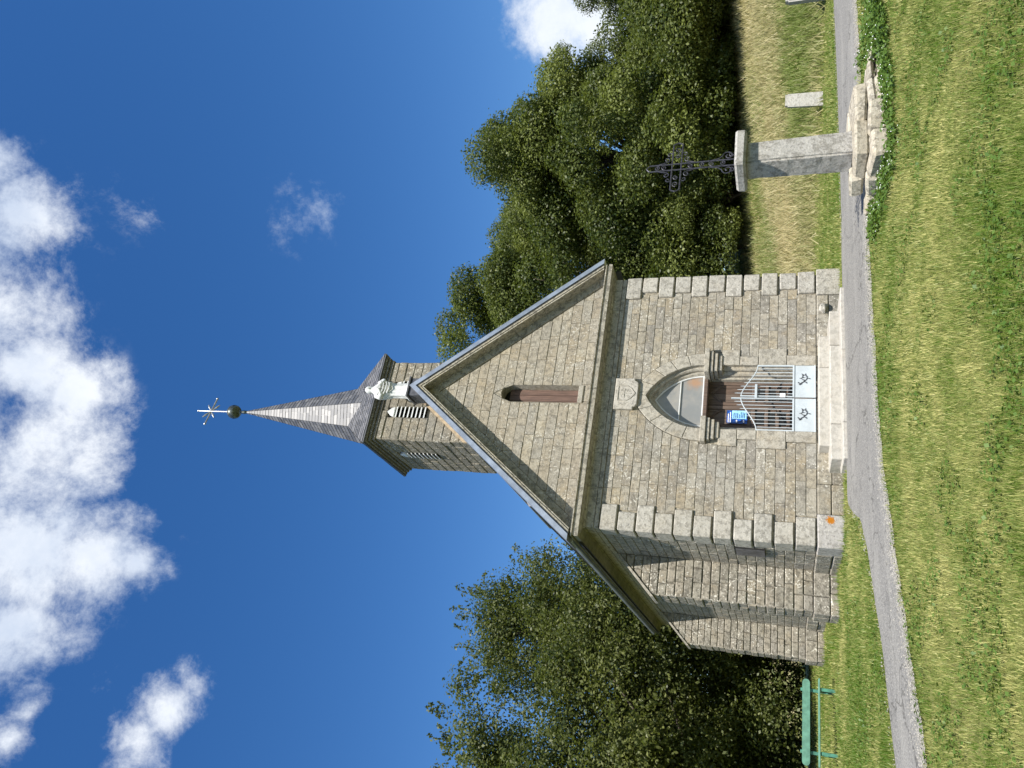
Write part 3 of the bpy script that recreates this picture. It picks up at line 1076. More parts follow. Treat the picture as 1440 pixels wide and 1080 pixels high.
for fi, fr in enumerate(tfr):
    holes = []
    ops = LV[fi]
    for (c, z0, z1) in ops:
        holes.append(lambda za, zb, c=c, z0=z0, z1=z1: ((c - .11,) * 2, (c + .11,) * 2) if z0 - .05 < (za + zb) / 2 < z1 else None)
    courses(lambda poly, i, fr=fr: prism(tm, fr, poly, -0.06, random.uniform(0.0, 0.016), 0.016, 0.004), 6.0, 9.12, 0.195, const(-TH), const(TH), (0.32, 0.7), holes=holes)
    edges_ = [-TH] + [v for (c, _, _) in ops for v in (c - .11, c + .11)] + [TH]
    for k in range(0, len(edges_), 2):
        a, c = edges_[k], edges_[k + 1]
        tcm.add([fr.p(a, 5.2, -.016), fr.p(c, 5.2, -.016), fr.p(c, 9.2, -.016), fr.p(a, 9.2, -.016)], [(0, 1, 2, 3)])
    for (c, z0, z1) in ops:
        tcm.add([fr.p(c - .11, 5.2, -.016), fr.p(c + .11, 5.2, -.016), fr.p(c + .11, z0, -.016), fr.p(c - .11, z0, -.016)], [(0, 1, 2, 3)])
        tcm.add([fr.p(c - .11, z1, -.016), fr.p(c + .11, z1, -.016), fr.p(c + .11, 9.2, -.016), fr.p(c - .11, 9.2, -.016)], [(0, 1, 2, 3)])
        lw = MB()
        hd = [(c - .105, z1 - .17), (c + .105, z1 - .17), (c + .085, z1 - .09), (c, z1), (c - .085, z1 - .09)]
        prism(lw, fr, hd, -0.05, 0.03, 0.006, 0.0)
        louv = obj('louvre_window', lw, 'white', turret)
        for k in range(8):
            z = z0 + .03 + k * (z1 - z0 - .22) / 7.4
            s_ = MB()
            s_.add([fr.p(c + ds, z + dz, dn) for ds in (-.118, .118) for dn, dz in ((-.05, .055), (.035, -.012), (.035, .008), (-.05, .075))],
                   [(0, 1, 2, 3), (7, 6, 5, 4), (0, 4, 5, 1), (1, 5, 6, 2), (2, 6, 7, 3), (3, 7, 4, 0)])
            obj('slat', s_, 'white', louv, fix=True)
obj('turret_core', tcm, 'dark_joint', turret)
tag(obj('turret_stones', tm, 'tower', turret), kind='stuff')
# tan render fillet where the roof meets the turret
for sgn in (-1, 1):
    mb = MB()
    xa = TC[0] - TH - .02 if sgn < 0 else 2 * AX - (TC[0] + TH + .02)
    pts = [(xa, rz(xa) + .12), (AX, rz(AX) + .12), (AX, rz(AX) + .30), (xa, rz(xa) + .30)]
    mb.add([(x if sgn < 0 else 2 * AX - x, y, z) for y in (TY - .045, TY + .02) for x, z in pts], [(0, 1, 2, 3), (7, 6, 5, 4), (0, 4, 5, 1), (1, 5, 6, 2), (2, 6, 7, 3), (3, 7, 4, 0)])
    obj('render_fillet', mb, 'render_strip', turret, fix=True)
mb = MB()
for (z0, z1, e) in ((9.06, 9.13, 0.035), (9.135, 9.19, 0.07), (9.195, 9.26, 0.11)):
    mb.box(TC[0] - TH - e, TC[0] + TH + e, TC[1] - TH - e, TC[1] + TH + e, z0, z1, 0.008)
obj('turret_cornice', mb, 'darkstone', turret)

SPZ, SK, WE, ZE, KS = 13.46, 0.19, 1.035, 9.265, 1.442
spire = MB()
skirt = MB()


def slate_face(mb, base_l, base_r, top_l, top_r, rows, nrm, wid, lift=0.012):
    for k in range(rows):
        f0, f1 = k / rows, min(1, (k + 1.2) / rows)
        slate_row(mb, base_l.lerp(top_l, f0), base_r.lerp(top_r, f0), base_l.lerp(top_l, f1), base_r.lerp(top_r, f1), 0, nrm, lift, wid)


zt = 10.12
wt = WE - (zt - ZE) / KS
for k in range(4):
    a = -math.pi / 2 + k * math.pi / 2
    n2 = Vector((math.cos(a), math.sin(a)))
    t2 = Vector((-n2.y, n2.x))

    def cp(w, s, z):
        p = n2 * w + t2 * s * w
        return Vector((TC[0] + p.x, TC[1] + p.y, z))
    nrm = Vector((n2.x * KS, n2.y * KS, 1)).normalized()
    slate_face(skirt, cp(WE, -1, ZE), cp(WE, 1, ZE), cp(wt, -1, zt), cp(wt, 1, zt), 11, nrm, 0.12, 0.010)
    skirt.add([cp(WE, -1, ZE) - nrm * .004, cp(WE, 1, ZE) - nrm * .004, cp(wt, 1, zt) - nrm * .004, cp(wt, -1, zt) - nrm * .004], [(0, 1, 2, 3)])
    skirt.add([cp(WE, -1, ZE), cp(WE, 1, ZE), cp(WE, 1, ZE - .03), cp(WE, -1, ZE - .03)], [(3, 2, 1, 0)])
skirt.box(TC[0] - WE, TC[0] + WE, TC[1] - WE, TC[1] + WE, ZE - .03, ZE - .028)
tip = Vector((TC[0], TC[1], SPZ))
zb_ = 9.68
for k in range(8):
    a0, a1 = -math.pi / 2 + k * math.pi / 4, -math.pi / 2 + (k + 1) * math.pi / 4
    rr = SK * (SPZ - zb_)
    p0 = Vector((TC[0] + rr * math.cos(a0), TC[1] + rr * math.sin(a0), zb_))
    p1 = Vector((TC[0] + rr * math.cos(a1), TC[1] + rr * math.sin(a1), zb_))
    nrm = (p1 - p0).cross(tip - p0).normalized()
    t0, t1 = p0.lerp(tip, .985), p1.lerp(tip, .985)
    slate_face(spire, p0, p1, t0, t1, 40, nrm, 0.13, 0.008)
    spire.add([p0 - nrm * .004, p1 - nrm * .004, tip], [(0, 1, 2)])
sk = obj('spire_skirt', skirt, 'slate', turret)
tag(sk, kind='stuff')
tag(obj('spire', spire, 'slate', turret), kind='stuff')
mb = MB()
pr = [(0.03, 13.30), (0.045, 13.40), (0.03, 13.52), (0.05, 13.55), (0.11, 13.57), (0.155, 13.625), (0.172, 13.70), (0.155, 13.775), (0.11, 13.83), (0.05, 13.86), (0.02, 13.87)]
mb.rings([[(TC[0] + r * math.cos(t), TC[1] + r * math.sin(t), z) for t in [2 * math.pi * q / 20 for q in range(20)]] for r, z in pr])
obj('spire_ball', mb, 'ball', turret, smooth=True)
mb = MB()
ca, sa = math.cos(R(9)), math.sin(R(9))
cz = 14.40


def cpt(d, z):
    return (TC[0] + d * ca, TC[1] + d * sa, z)


mb.tube([cpt(0, 13.8), cpt(0, 14.78)], 0.018, 8)
mb.tube([cpt(-.36, cz), cpt(.36, cz)], 0.018, 8)
for d, z in ((-.37, cz), (.37, cz), (0, 14.79)):
    bm = bmesh.new()
    bmesh.ops.create_icosphere(bm, subdivisions=1, radius=0.03)
    c = Vector(cpt(d, z))
    mb.add([(v.co + c)[:] for v in bm.verts], [[v.index for v in f.verts] for f in bm.faces])
    bm.free()
for q in range(4):
    a = math.pi / 4 + q * math.pi / 2
    mb.tube([cpt(.04 * math.cos(a), cz + .04 * math.sin(a)), cpt(.16 * math.cos(a), cz + .16 * math.sin(a)), cpt(.25 * math.cos(a), cz + .25 * math.sin(a))], [.012, .026, .012], 6)
obj('spire_cross', mb, 'cross_metal', turret)

# pedestal for the statue at the apex
mb = MB()
mb.box(AX - .19, AX + .19, -0.24, 0.16, 7.95, 8.20, 0.012)
mb.box(AX - .22, AX + .22, -0.27, 0.19, 8.20, 8.245, 0.008)
obj('statue_pedestal', mb, 'old_zinc', CH)

# ------------------------------------------------------------------ doorway: tympanum, transom, door, gate, shield, steps
o = 0.125
tp = [(AX - HWD + o, 2.49)] + [q for q in arc_pts(o) if q[1] > 2.5]
tp = tp + [(2 * AX - s, z) for s, z in reversed(tp[:-1])]
mb = MB().add([(s, 0.215, z) for s, z in tp], [tuple(range(len(tp)))])
ty = obj('tympanum_panel', mb, 'tymp', CH)
mb = MB()
for seq, r in ((tp, .016), ([(AX - .40, 2.90), (AX + .40, 2.90)], .011), ([tp[0], tp[-1]], .018)):
    mb.tube([(s, 0.20, z) for s, z in seq], r, 6)
obj('tympanum_frame', mb, 'white', ty)
mb = MB()
mb.box(AX - .50, AX + .50, 0.17, 0.34, 2.415, 2.485, 0.01)
obj('transom', mb, 'door', CH)

DY = 0.385
for sgn in (-1, 1):
    mb = MB()
    for k in range(4):
        x0 = AX + sgn * (0.006 + .118 * k)
        mb.box(x0, x0 + sgn * .114, DY, DY + .05, 0.62, 2.43, 0.004)
    door = obj('door_leaf', mb, 'door', CH)
    mb = MB()
    for (x0, x1, z0, z1) in ((.004, .07, .63, 2.42), (.41, .475, .63, 2.42), (.07, .41, .63, .76), (.07, .41, 1.02, 1.07), (.07, .41, 1.20, 1.25), (.07, .41, 1.38, 1.43), (.07, .41, 1.60, 1.66)):
        mb.box(AX + sgn * x0, AX + sgn * x1, DY - .028, DY - .001, z0, z1, 0.006)
    obj('door_frame', mb, 'door', door)
    mb = MB()
    for (z0, z1) in ((1.075, 1.195), (1.255, 1.375), (1.435, 1.595)):
        mb.box(AX + sgn * .12, AX + sgn * .36, DY - .006, DY - .002, z0 + .02, z1 - .02)  # thin black rectangles laid on the door panels
    obj('door_dark_panels', mb, 'black', door)
    mb = MB()
    for dz in (0, .035):
        mb.tube([(AX + sgn * .08, DY - .012, 2.20 - dz), (AX + sgn * .16, DY - .014, 2.30 - dz), (AX + sgn * .24, DY - .016, 2.385 - dz), (AX + sgn * .32, DY - .014, 2.30 - dz), (AX + sgn * .40, DY - .012, 2.20 - dz)], .011, 6)
    obj('door_tracery', mb, 'door', door)
mb = MB().box(AX - .5, AX + .5, 0.44, 0.46, 0.5, 2.6)
obj('door_backing', mb, 'black', CH)

GY = -0.005


def gz(d):                                             # top rail of the gate, d = distance from the middle
    t = min(1, max(0, d / 0.62))
    return 1.83 - 0.27 * (t * t * (3 - 2 * t))


for sgn in (-1, 1):
    mb = MB()
    x0, x1 = AX + sgn * .012, AX + sgn * .632
    mb.box(x0, x1, GY, GY + .02, 0.635, 0.955, 0.003)
    leafp = obj('gate_leaf', mb, 'gate_white', CH)
    mb = MB()
    mb.box(x0, x1, GY - .012, GY + .03, 0.955, 0.985, 0.004)
    mb.box(x0, x1, GY - .008, GY + .026, 0.615, 0.64, 0.004)
    mb.box(x1 - sgn * .03, x1, GY - .012, GY + .03, 0.985, gz(.62), 0.004)
    mb.box(x0, x0 + sgn * .02, GY - .012, GY + .03, 0.985, 1.99 if sgn < 0 else 1.84, 0.004)
    obj('gate_frame', mb, 'gate_white', leafp)
    mb = MB()
    mb.tube([(AX + sgn * d, GY + .008, gz(d)) for d in np.linspace(.012, .625, 14)], .010, 6)
    obj('gate_top_rail', mb, 'gate_white', leafp)
    nbars = 8
    for k in range(nbars):
        d = 0.08 + k * 0.068
        mb = MB()
        top = gz(d) + 0.13 * max(0, 1 - d / .55) + .01
        mb.tube([(AX + sgn * d, GY + .008, .97), (AX + sgn * d, GY + .008, top - .05), (AX + sgn * d, GY + .008, top)], [.0068, .0068, .003], 6)
        obj('gate_bar', mb, 'gate_white', leafp)
    for zh in (0.72, 1.45):
        obj('hinge', MB().tube([(AX + sgn * .643, GY + .01, zh - .035), (AX + sgn * .643, GY + .01, zh + .035)], .012, 8), 'gate_white', leafp)
    # leafy scroll applied to the lower sheet
    mb = MB()
    cx_, cz_ = AX + sgn * .33 + .02, 0.795
    stem = [(-.10, 0.09), (-.05, .02), (.0, -.03), (.05, -.04), (.09, -.01), (.07, .035), (.03, .03), (.035, .0)]
    mb.tube([(cx_ + u, GY - .008, cz_ + v) for u, v in stem], .0055, 5)
    for (u, v, a, L) in ((-.06, .05, 2.6, .06), (-.04, .01, 4.0, .06), (-.01, -.02, 1.3, .075), (.02, -.04, 4.4, .055), (.05, -.03, .2, .07), (.08, .0, 1.0, .06), (-.02, .0, 2.2, .07), (.04, .03, 1.9, .06), (-.08, .07, .9, .05)):
        p0 = Vector((cx_ + u, GY - .008, cz_ + v))
        d = Vector((math.cos(a), 0, math.sin(a)))
        q = Vector((-d.z, 0, d.x))
        mb.tube([p0, p0 + d * L * .5 + q * L * .18, p0 + d * L + q * L * .02], [.003, .008, .002], 5)
    obj('gate_scroll', mb, 'iron', leafp)
mb = MB().box(AX - .02, AX + .24, GY - .03, GY - .012, 1.56, 1.60, 0.003)
obj('gate_latch_bar', mb, 'gate_white', CH)
mb = MB().box(AX + .0, AX + .075, GY - .022, GY - .014, 1.10, 1.19, 0.002)
obj('gate_notice', mb, 'paper', CH)

# shield stone above the arch
mb = MB()
fr = front
cpl = [(2.19, 4.05), (2.19, 3.70), (2.235, 3.69), (2.25, 3.655), (2.29, 3.62), (2.71, 3.62), (2.75, 3.655), (2.765, 3.69), (2.81, 3.70), (2.81, 4.05)]
prism(mb, fr, cpl, -0.03, 0.085, 0.014, 0.0)
shield = obj('shield_stone', mb, 'quoin', CH)
mb = MB()
shp = [(2.355, 3.985), (2.355, 3.82), (2.40, 3.75), (2.50, 3.67), (2.60, 3.75), (2.645, 3.82), (2.645, 3.985), (2.355, 3.985)]
mb.tube([(s, -0.087, z) for s, z in shp], .011, 6)
mb.tube([(2.5, -0.087, 3.95), (2.5, -0.087, 3.74)], .009, 5)
mb.tube([(2.41, -0.087, 3.87), (2.59, -0.087, 3.87)], .009, 5)
for sg in (-1, 1):
    mb.tube([(2.5 + sg * .05, -.086, 3.93), (2.5 + sg * .085, -.086, 3.90), (2.5 + sg * .05, -.086, 3.82), (2.5 + sg * .09, -.086, 3.79)], .006, 5)
    mb.tube([(2.5 + sg * .19, -.086, 3.98), (2.5 + sg * .23, -.086, 3.90), (2.5 + sg * .19, -.086, 3.80), (2.5 + sg * .22, -.086, 3.72)], .007, 5)
obj('shield_relief', mb, 'quoin', shield)

# the three front steps, each of several slabs
for (x0, x1, y0, y1, z0, z1, cuts) in ((1.50, 3.50, -0.36, 0.40, 0.40, 0.585, (2.9,)), (1.16, 3.80, -0.68, 0.02, 0.24, 0.43, (1.75, 3.15)), (1.06, 4.06, -1.0, -0.3, 0.02, 0.275, (1.65, 2.9))):
    xs = [x0] + list(cuts) + [x1]
    stp = None
    for k in range(len(xs) - 1):
        mb = MB().box(xs[k] + (.003 if k else 0), xs[k + 1] - (.003 if k < len(xs) - 2 else 0), y0 + random.uniform(-.008, .008), y1, z0, z1 + random.uniform(-.004, .004), 0.012, 0.003)
        if stp is None:
            stp = obj('step', mb, 'step', CH)
        else:
            obj('step_slab', mb, 'step', stp)

# ------------------------------------------------------------------ statue
ST = thing('statue', 'white statue of a veiled woman standing on the apex of the pediment', 'statue', (AX, -0.03, 8.245))
mb = MB()
prof = [(0.0, .215, .20), (.035, .21, .195), (.06, .165, .15), (.10, .155, .14), (.25, .15, .125), (.42, .15, .12), (.47, .165, .13), (.50, .18, .14), (.60, .20, .145), (.68, .195, .138), (.76, .165, .12), (.83, .125, .10), (.885, .085, .085), (.915, .066, .07), (.94, .07, .078), (.985, .080, .09), (1.03, .075, .085), (1.07, .052, .06), (1.09, .02, .025)]
NSG = 40
rg = []
for z, rx, ry in prof:
    row = []
    for q in range(NSG):
        t = 2 * math.pi * q / NSG
        f = 1.0
        if .06 < z < .48:
            f = 1 + .07 * math.sin(9 * t + 2 * z) + .03 * math.sin(5 * t)
        elif .48 <= z < .86:
            f = 1 + .035 * math.sin(7 * t + 9 * z)
        yy = ry * math.sin(t) * f
        if .93 < z < 1.08 and math.sin(t) < -.6:
            yy *= 0.93                                  # the face lies a little inside the veil
        row.append((rx * math.cos(t) * f, yy - (.012 if z > .9 else 0), z))
    rg.append(row)
mb.rings(rg)
body = obj('figure', mb, 'statue', ST, smooth=True)
body.matrix_parent_inverse = Matrix()
mb = MB()
for sg in (-1, 1):
    mb.tube([(sg * .135, -.03, .79), (sg * .185, -.06, .67), (sg * .14, -.13, .61), (sg * .05, -.17, .68), (sg * .012, -.18, .76)], [.055, .06, .05, .034, .014], 10)
for k, z in enumerate((.73, .66, .59, .52)):           # swags of the mantle
    mb.tube([(.17 * math.sin(u) * (1 - .1 * k), -.125 - .045 * math.cos(u), z - .07 * math.cos(u)) for u in np.linspace(-1.25, 1.25, 11)], .016, 6)
a_ = obj('mantle_and_arms', mb, 'statue', ST, smooth=True)
a_.matrix_parent_inverse = Matrix()
mb = MB()
mb.tube([(0.012 * math.cos(t), -.098, 1.0 + .012 * math.sin(t)) for t in (0, 1, 2, 3)], .008, 5)
mb.tube([(0, -.103, 1.0), (0, -.108, .975), (0, -.1, .97)], [.006, .012, .006], 6)
mb.tube([(-.02, -.096, .955), (.02, -.096, .955)], .006, 5)
f_ = obj('face', mb, 'statue', ST)
f_.matrix_parent_inverse = Matrix()
mb = MB()
mb.tube([(.055 * math.cos(t), .055 * math.sin(t) - .01, 1.075) for t in np.linspace(0, 2 * math.pi, 15)], .009, 5)
for q in range(7):
    t = 2 * math.pi * q / 7
    mb.tube([(.055 * math.cos(t), .055 * math.sin(t) - .01, 1.075), (.062 * math.cos(t), .062 * math.sin(t) - .01, 1.125)], [.009, .004], 5)
c_ = obj('crown', mb, 'iron', ST)
c_.matrix_parent_inverse = Matrix()

# notice on the door
NP = thing('door_notice', 'blue printed notices fixed to the brown chapel door', 'poster', (2.29, DY - .03, 1.9))
mb = MB().box(2.15, 2.40, DY - .036, DY - .031, 1.73, 2.08)
obj('backing_sheet', mb, 'poster_blue', NP)
mb = MB().box(2.235, 2.395, DY - .042, DY - .038, 1.745, 1.99)
sht = obj('front_sheet', mb, 'poster_pale', NP)
mb = MB()
for k in range(7):
    mb.box(2.25, 2.25 + random.uniform(.07, .13), DY - .0445, DY - .043, 1.77 + k * .03, 1.782 + k * .03)
obj('print_lines', mb, 'poster_blue', NP)
mb = MB()
for k in range(4):
    mb.box(2.165, 2.165 + (.05, .2, .17, .05)[k], DY - .039, DY - .0375, (1.78, 2.01, 2.045, 1.90)[k], (1.80, 2.025, 2.06, 1.92)[k])
obj('pale_print', mb, 'paper', NP)

# ------------------------------------------------------------------ wayside cross
CX, CY = 3.98, -4.26
gz0 = tz(CX, CY)
WC = thing('wayside_cross', 'openwork iron cross on a square grey granite pillar beside the path', 'cross', (CX, CY, gz0))


def blk(name, x0, x1, y0, y1, z0, z1, m='base', ch=0.03, jit=0.028):
    return obj(name, MB().box(x0, x1, y0, y1, z0, z1, ch, jit), m, WC)


# lower tier: faces of rough blocks around a fill
xs = [3.38, 3.80, 4.28, 4.72, 5.10, 5.45]
for k in range(5):
    zt_ = 0.165 - 0.02 * max(0, k - 2) + random.uniform(-.01, .01)
    blk('base_block', xs[k] + .006, xs[k + 1] - .006, -4.88 + .03 * k, -4.40, -0.18, zt_ - .09 if k > 1 else zt_)
    if k > 1:
        blk('base_block', xs[k] + .02 + random.uniform(0, .05), xs[k + 1] - .004, -4.85 + .04 * k, -4.40, zt_ - .085, zt_)
for (y0, y1) in ((-4.39, -4.02), (-4.01, -3.68)):
    blk('base_block', 3.40, 3.95, y0, y1, -0.16, 0.155)
blk('base_block', 3.96, 5.3, -4.39, -3.68, -0.16, 0.15)
# upper tier
blk('base_slab', 3.56, 4.10, -4.70, -4.21, 0.168, 0.335)
blk('base_slab', 4.112, 4.74, -4.69, -4.21, 0.168, 0.325)
blk('base_slab', 3.57, 4.12, -4.20, -3.83, 0.168, 0.34)
blk('base_slab', 4.13, 4.72, -4.20, -3.83, 0.168, 0.33)
# the shaft: slightly tapered, rough dressed, leaning a touch
bm = bmesh.new()
bmesh.ops.create_cube(bm, size=1)
bmesh.ops.bevel(bm, geom=[e for e in bm.edges if abs(e.verts[0].co.z - e.verts[1].co.z) > .5], offset=.07, segments=2, affect='EDGES')
bmesh.ops.subdivide_edges(bm, edges=[e for e in bm.edges if abs(e.verts[0].co.z - e.verts[1].co.z) > .5], cuts=14)
for v in bm.verts:
    t = v.co.z + .5
    w = .375 - .03 * t
    v.co = Vector((v.co.x * w + random.uniform(-.004, .004) + CX - .01 * t, v.co.y * w + random.uniform(-.004, .004) + CY, .33 + 1.27 * t))
mb = MB().add([v.co[:] for v in bm.verts], [])
bm.verts.index_update()
mb.f = [tuple(v.index for v in f.verts) for f in bm.faces]
bm.free()
obj('shaft', mb, 'pillar', WC)
blk('capital', CX - .30, CX + .29, CY - .30, CY + .29, 1.60, 1.745, 'pillar', 0.03, 0.01)
ir = obj('iron_cross', MB().box(CX - .06, CX + .06, CY - .02, CY + .02, 1.74, 1.765, .004), 'iron', WC)
zc0, zc1, za_ = 1.75, 2.90, 2.53


def bar(pts, r=.011):
    mb = MB().tube([(CX + u, CY, z) for u, z in pts], r, 6)
    obj('cross_bar', mb, 'iron', ir).matrix_parent_inverse = Matrix()


hw, ha, al = .052, .062, .40
bar([(-hw, zc0), (-hw, zc1)])
bar([(hw, zc0), (hw, zc1)])
bar([(-hw, zc1), (-hw * .4, zc1 + .03), (0, zc1 + .045), (hw * .4, zc1 + .03), (hw, zc1)])
bar([(-al, za_ - ha), (al, za_ - ha)])
bar([(-al, za_ + ha), (al, za_ + ha)])
for sg in (-1, 1):
    bar([(sg * al, za_ - ha), (sg * (al + .03), za_), (sg * al, za_ + ha)])


def scroll(u, z, r, a0, turns, sg, tail=None):
    pts = []
    for k in range(16):
        t = k / 15
        a = a0 + sg * turns * 2 * math.pi * t
        rr = r * (1 - .78 * t)
        pts.append((u + rr * math.cos(a), z + rr * math.sin(a)))
    if tail:
        pts = tail + pts
    mb = MB().tube([(CX + p, CY, q) for p, q in pts], .0075, 5)
    obj('cross_scroll', mb, 'iron', ir).matrix_parent_inverse = Matrix()


for sg in (-1, 1):
    scroll(sg * .12, zc0 + .10, .075, math.pi / 2 if sg > 0 else math.pi / 2, 1.2, -sg, [(sg * hw, zc0 + .36), (sg * .08, zc0 + .22)])
    scroll(sg * .13, zc0 + .05, .04, 0, 1.0, sg)
    for q in (-1, 1):                                   # scrolls in the four angles
        scroll(sg * .135, za_ + q * .14, .045, math.pi if sg > 0 else 0, 1.1, sg * q, [(sg * hw, za_ + q * .27), (sg * .075, za_ + q * .2)])
        scroll(sg * .22, za_ + q * (ha + .045), .04, -q * math.pi / 2, 1.0, sg * q)
    scroll(sg * .30, za_, .045, math.pi, 1.2, sg)
    scroll(sg * .19, za_, .04, 0, 1.2, -sg)
for z in (1.92, 2.06, 2.20, 2.34, 2.70, 2.80):
    scroll(0.0, z, .040, 0, 1.3, 1 if int(z * 100) % 4 else -1)

# ------------------------------------------------------------------ standing stones on the meadow
for (D, be, w, h, lab, lean) in ((23.2, 45.7, .36, .95, 'short weathered granite post leaning in the dry meadow', .06), (22.6, 52.35, .5, .95, 'upright pale granite marker at the edge of the dry meadow', .0)):
    x, y = -3.35 + D * math.sin(R(be)), -12.35 + D * math.cos(R(be))
    z = tz(x, y)
    bm = bmesh.new()
    bmesh.ops.create_cube(bm, size=1)
    bmesh.ops.bevel(bm, geom=bm.edges[:], offset=.06, segments=2, affect='EDGES')
    for v in bm.verts:
        t = v.co.z + .5
        v.co = Vector((v.co.x * w * (1 - .08 * t) + lean * t + random.uniform(-.006, .006), v.co.y * w * .6 + random.uniform(-.006, .006), -.15 + (h + .15) * t + random.uniform(-.006, .006)))
    mb = MB().add([v.co[:] for v in bm.verts], [])
    bm.verts.index_update()
    mb.f = [tuple(v.index for v in f.verts) for f in bm.faces]
    bm.free()
    g = obj('stone_marker', mb, 'oldgrave')
    g.location = (x, y, z)
    g.rotation_euler.z = R(-35)
    tag(g, lab, 'stone')

# ------------------------------------------------------------------ bench
bx, by = -2.25, 4.6
bz0 = tz(bx, by)
BN = thing('bench', 'green painted bench with a broad backrest plank on the lawn behind the chapel', 'bench', (bx, by, bz0))


def rplank(x0, x1, z0, z1, y0, y1):
    """plank with rounded ends"""
    r = (z1 - z0) / 2
    pts = [(x1 - r + r * math.sin(t), z0 + r - r * math.cos(t)) for t in np.linspace(0, math.pi, 9)] + [(x0 + r - r * math.sin(t), z1 - r + r * math.cos(t)) for t in np.linspace(0, math.pi, 9)]
    n = len(pts)
    mb = MB()
    mb.add([(x, y, z) for y in (y0, y1) for x, z in pts], [tuple(range(n)), tuple(range(2 * n - 1, n - 1, -1))] + [(k, n + k, n + (k + 1) % n, (k + 1) % n) for k in range(n)])
    return mb


obj('backrest', rplank(bx - .80, bx + .76, bz0 + .46, bz0 + .60, by - .02, by + .02), 'green', BN, fix=True)
for k in range(2):
    obj('seat_plank', MB().box(bx - .80, bx + .76, by - .42 + k * .17, by - .27 + k * .17, bz0 + .285, bz0 + .315, .006), 'green', BN)
for lx in (-.56, .56):
    mb = MB()
    mb.box(bx + lx - .03, bx + lx + .03, by + .021, by + .07, bz0 - .05, bz0 + .63, .006)
    mb.box(bx + lx - .03, bx + lx + .03, by - .40, by - .34, bz0 - .05, bz0 + .283, .006)
    mb.box(bx + lx - .03, bx + lx + .03, by - .34, by + .02, bz0 + .23, bz0 + .283, .006)
    obj('leg', mb, 'green_dark', BN)


# ------------------------------------------------------------------ trees
def tint_mesh(name, verts, faces_n, tint, mat_, quads=True):
    """verts (N*k,3) as consecutive polygons with k corners, tint per polygon"""
    k = faces_n
    n = len(verts) // k
    me = bpy.data.meshes.new(name)
    me.vertices.add(n * k)
    me.vertices.foreach_set('co', np.ascontiguousarray(verts, dtype=np.float32).ravel())
    me.loops.add(n * k)
    me.loops.foreach_set('vertex_index', np.arange(n * k, dtype=np.int32))
    me.polygons.add(n)
    me.polygons.foreach_set('loop_start', np.arange(0, n * k, k, dtype=np.int32))
    me.polygons.foreach_set('loop_total', np.full(n, k, dtype=np.int32))
    at = me.attributes.new('tint', 'FLOAT', 'FACE')
    at.data.foreach_set('value', np.clip(tint, 0, 1).astype(np.float32))
    me.update(calc_edges=True)
    me.materials.append(M[mat_])
    return me


def leaves(cent, nrm, size, rng, droop=0.0, aspect=0.6):
    n = len(cent)
    d = rng.normal(size=(n, 3))
    d[:, 2] -= droop
    d -= nrm * np.sum(d * nrm, 1, keepdims=True)
    d /= np.linalg.norm(d, axis=1, keepdims=True) + 1e-9
    s = np.cross(nrm, d)
    L = size * rng.uniform(.65, 1.3, (n, 1))
    Wd = L * aspect * .5
    a = cent - d * L * .5
    c = cent + d * L * .5
    b1 = cent + s * Wd + nrm * L * .10
    b2 = cent - s * Wd + nrm * L * .10
    return np.stack([a, b1, c, b2], 1).reshape(-1, 3)


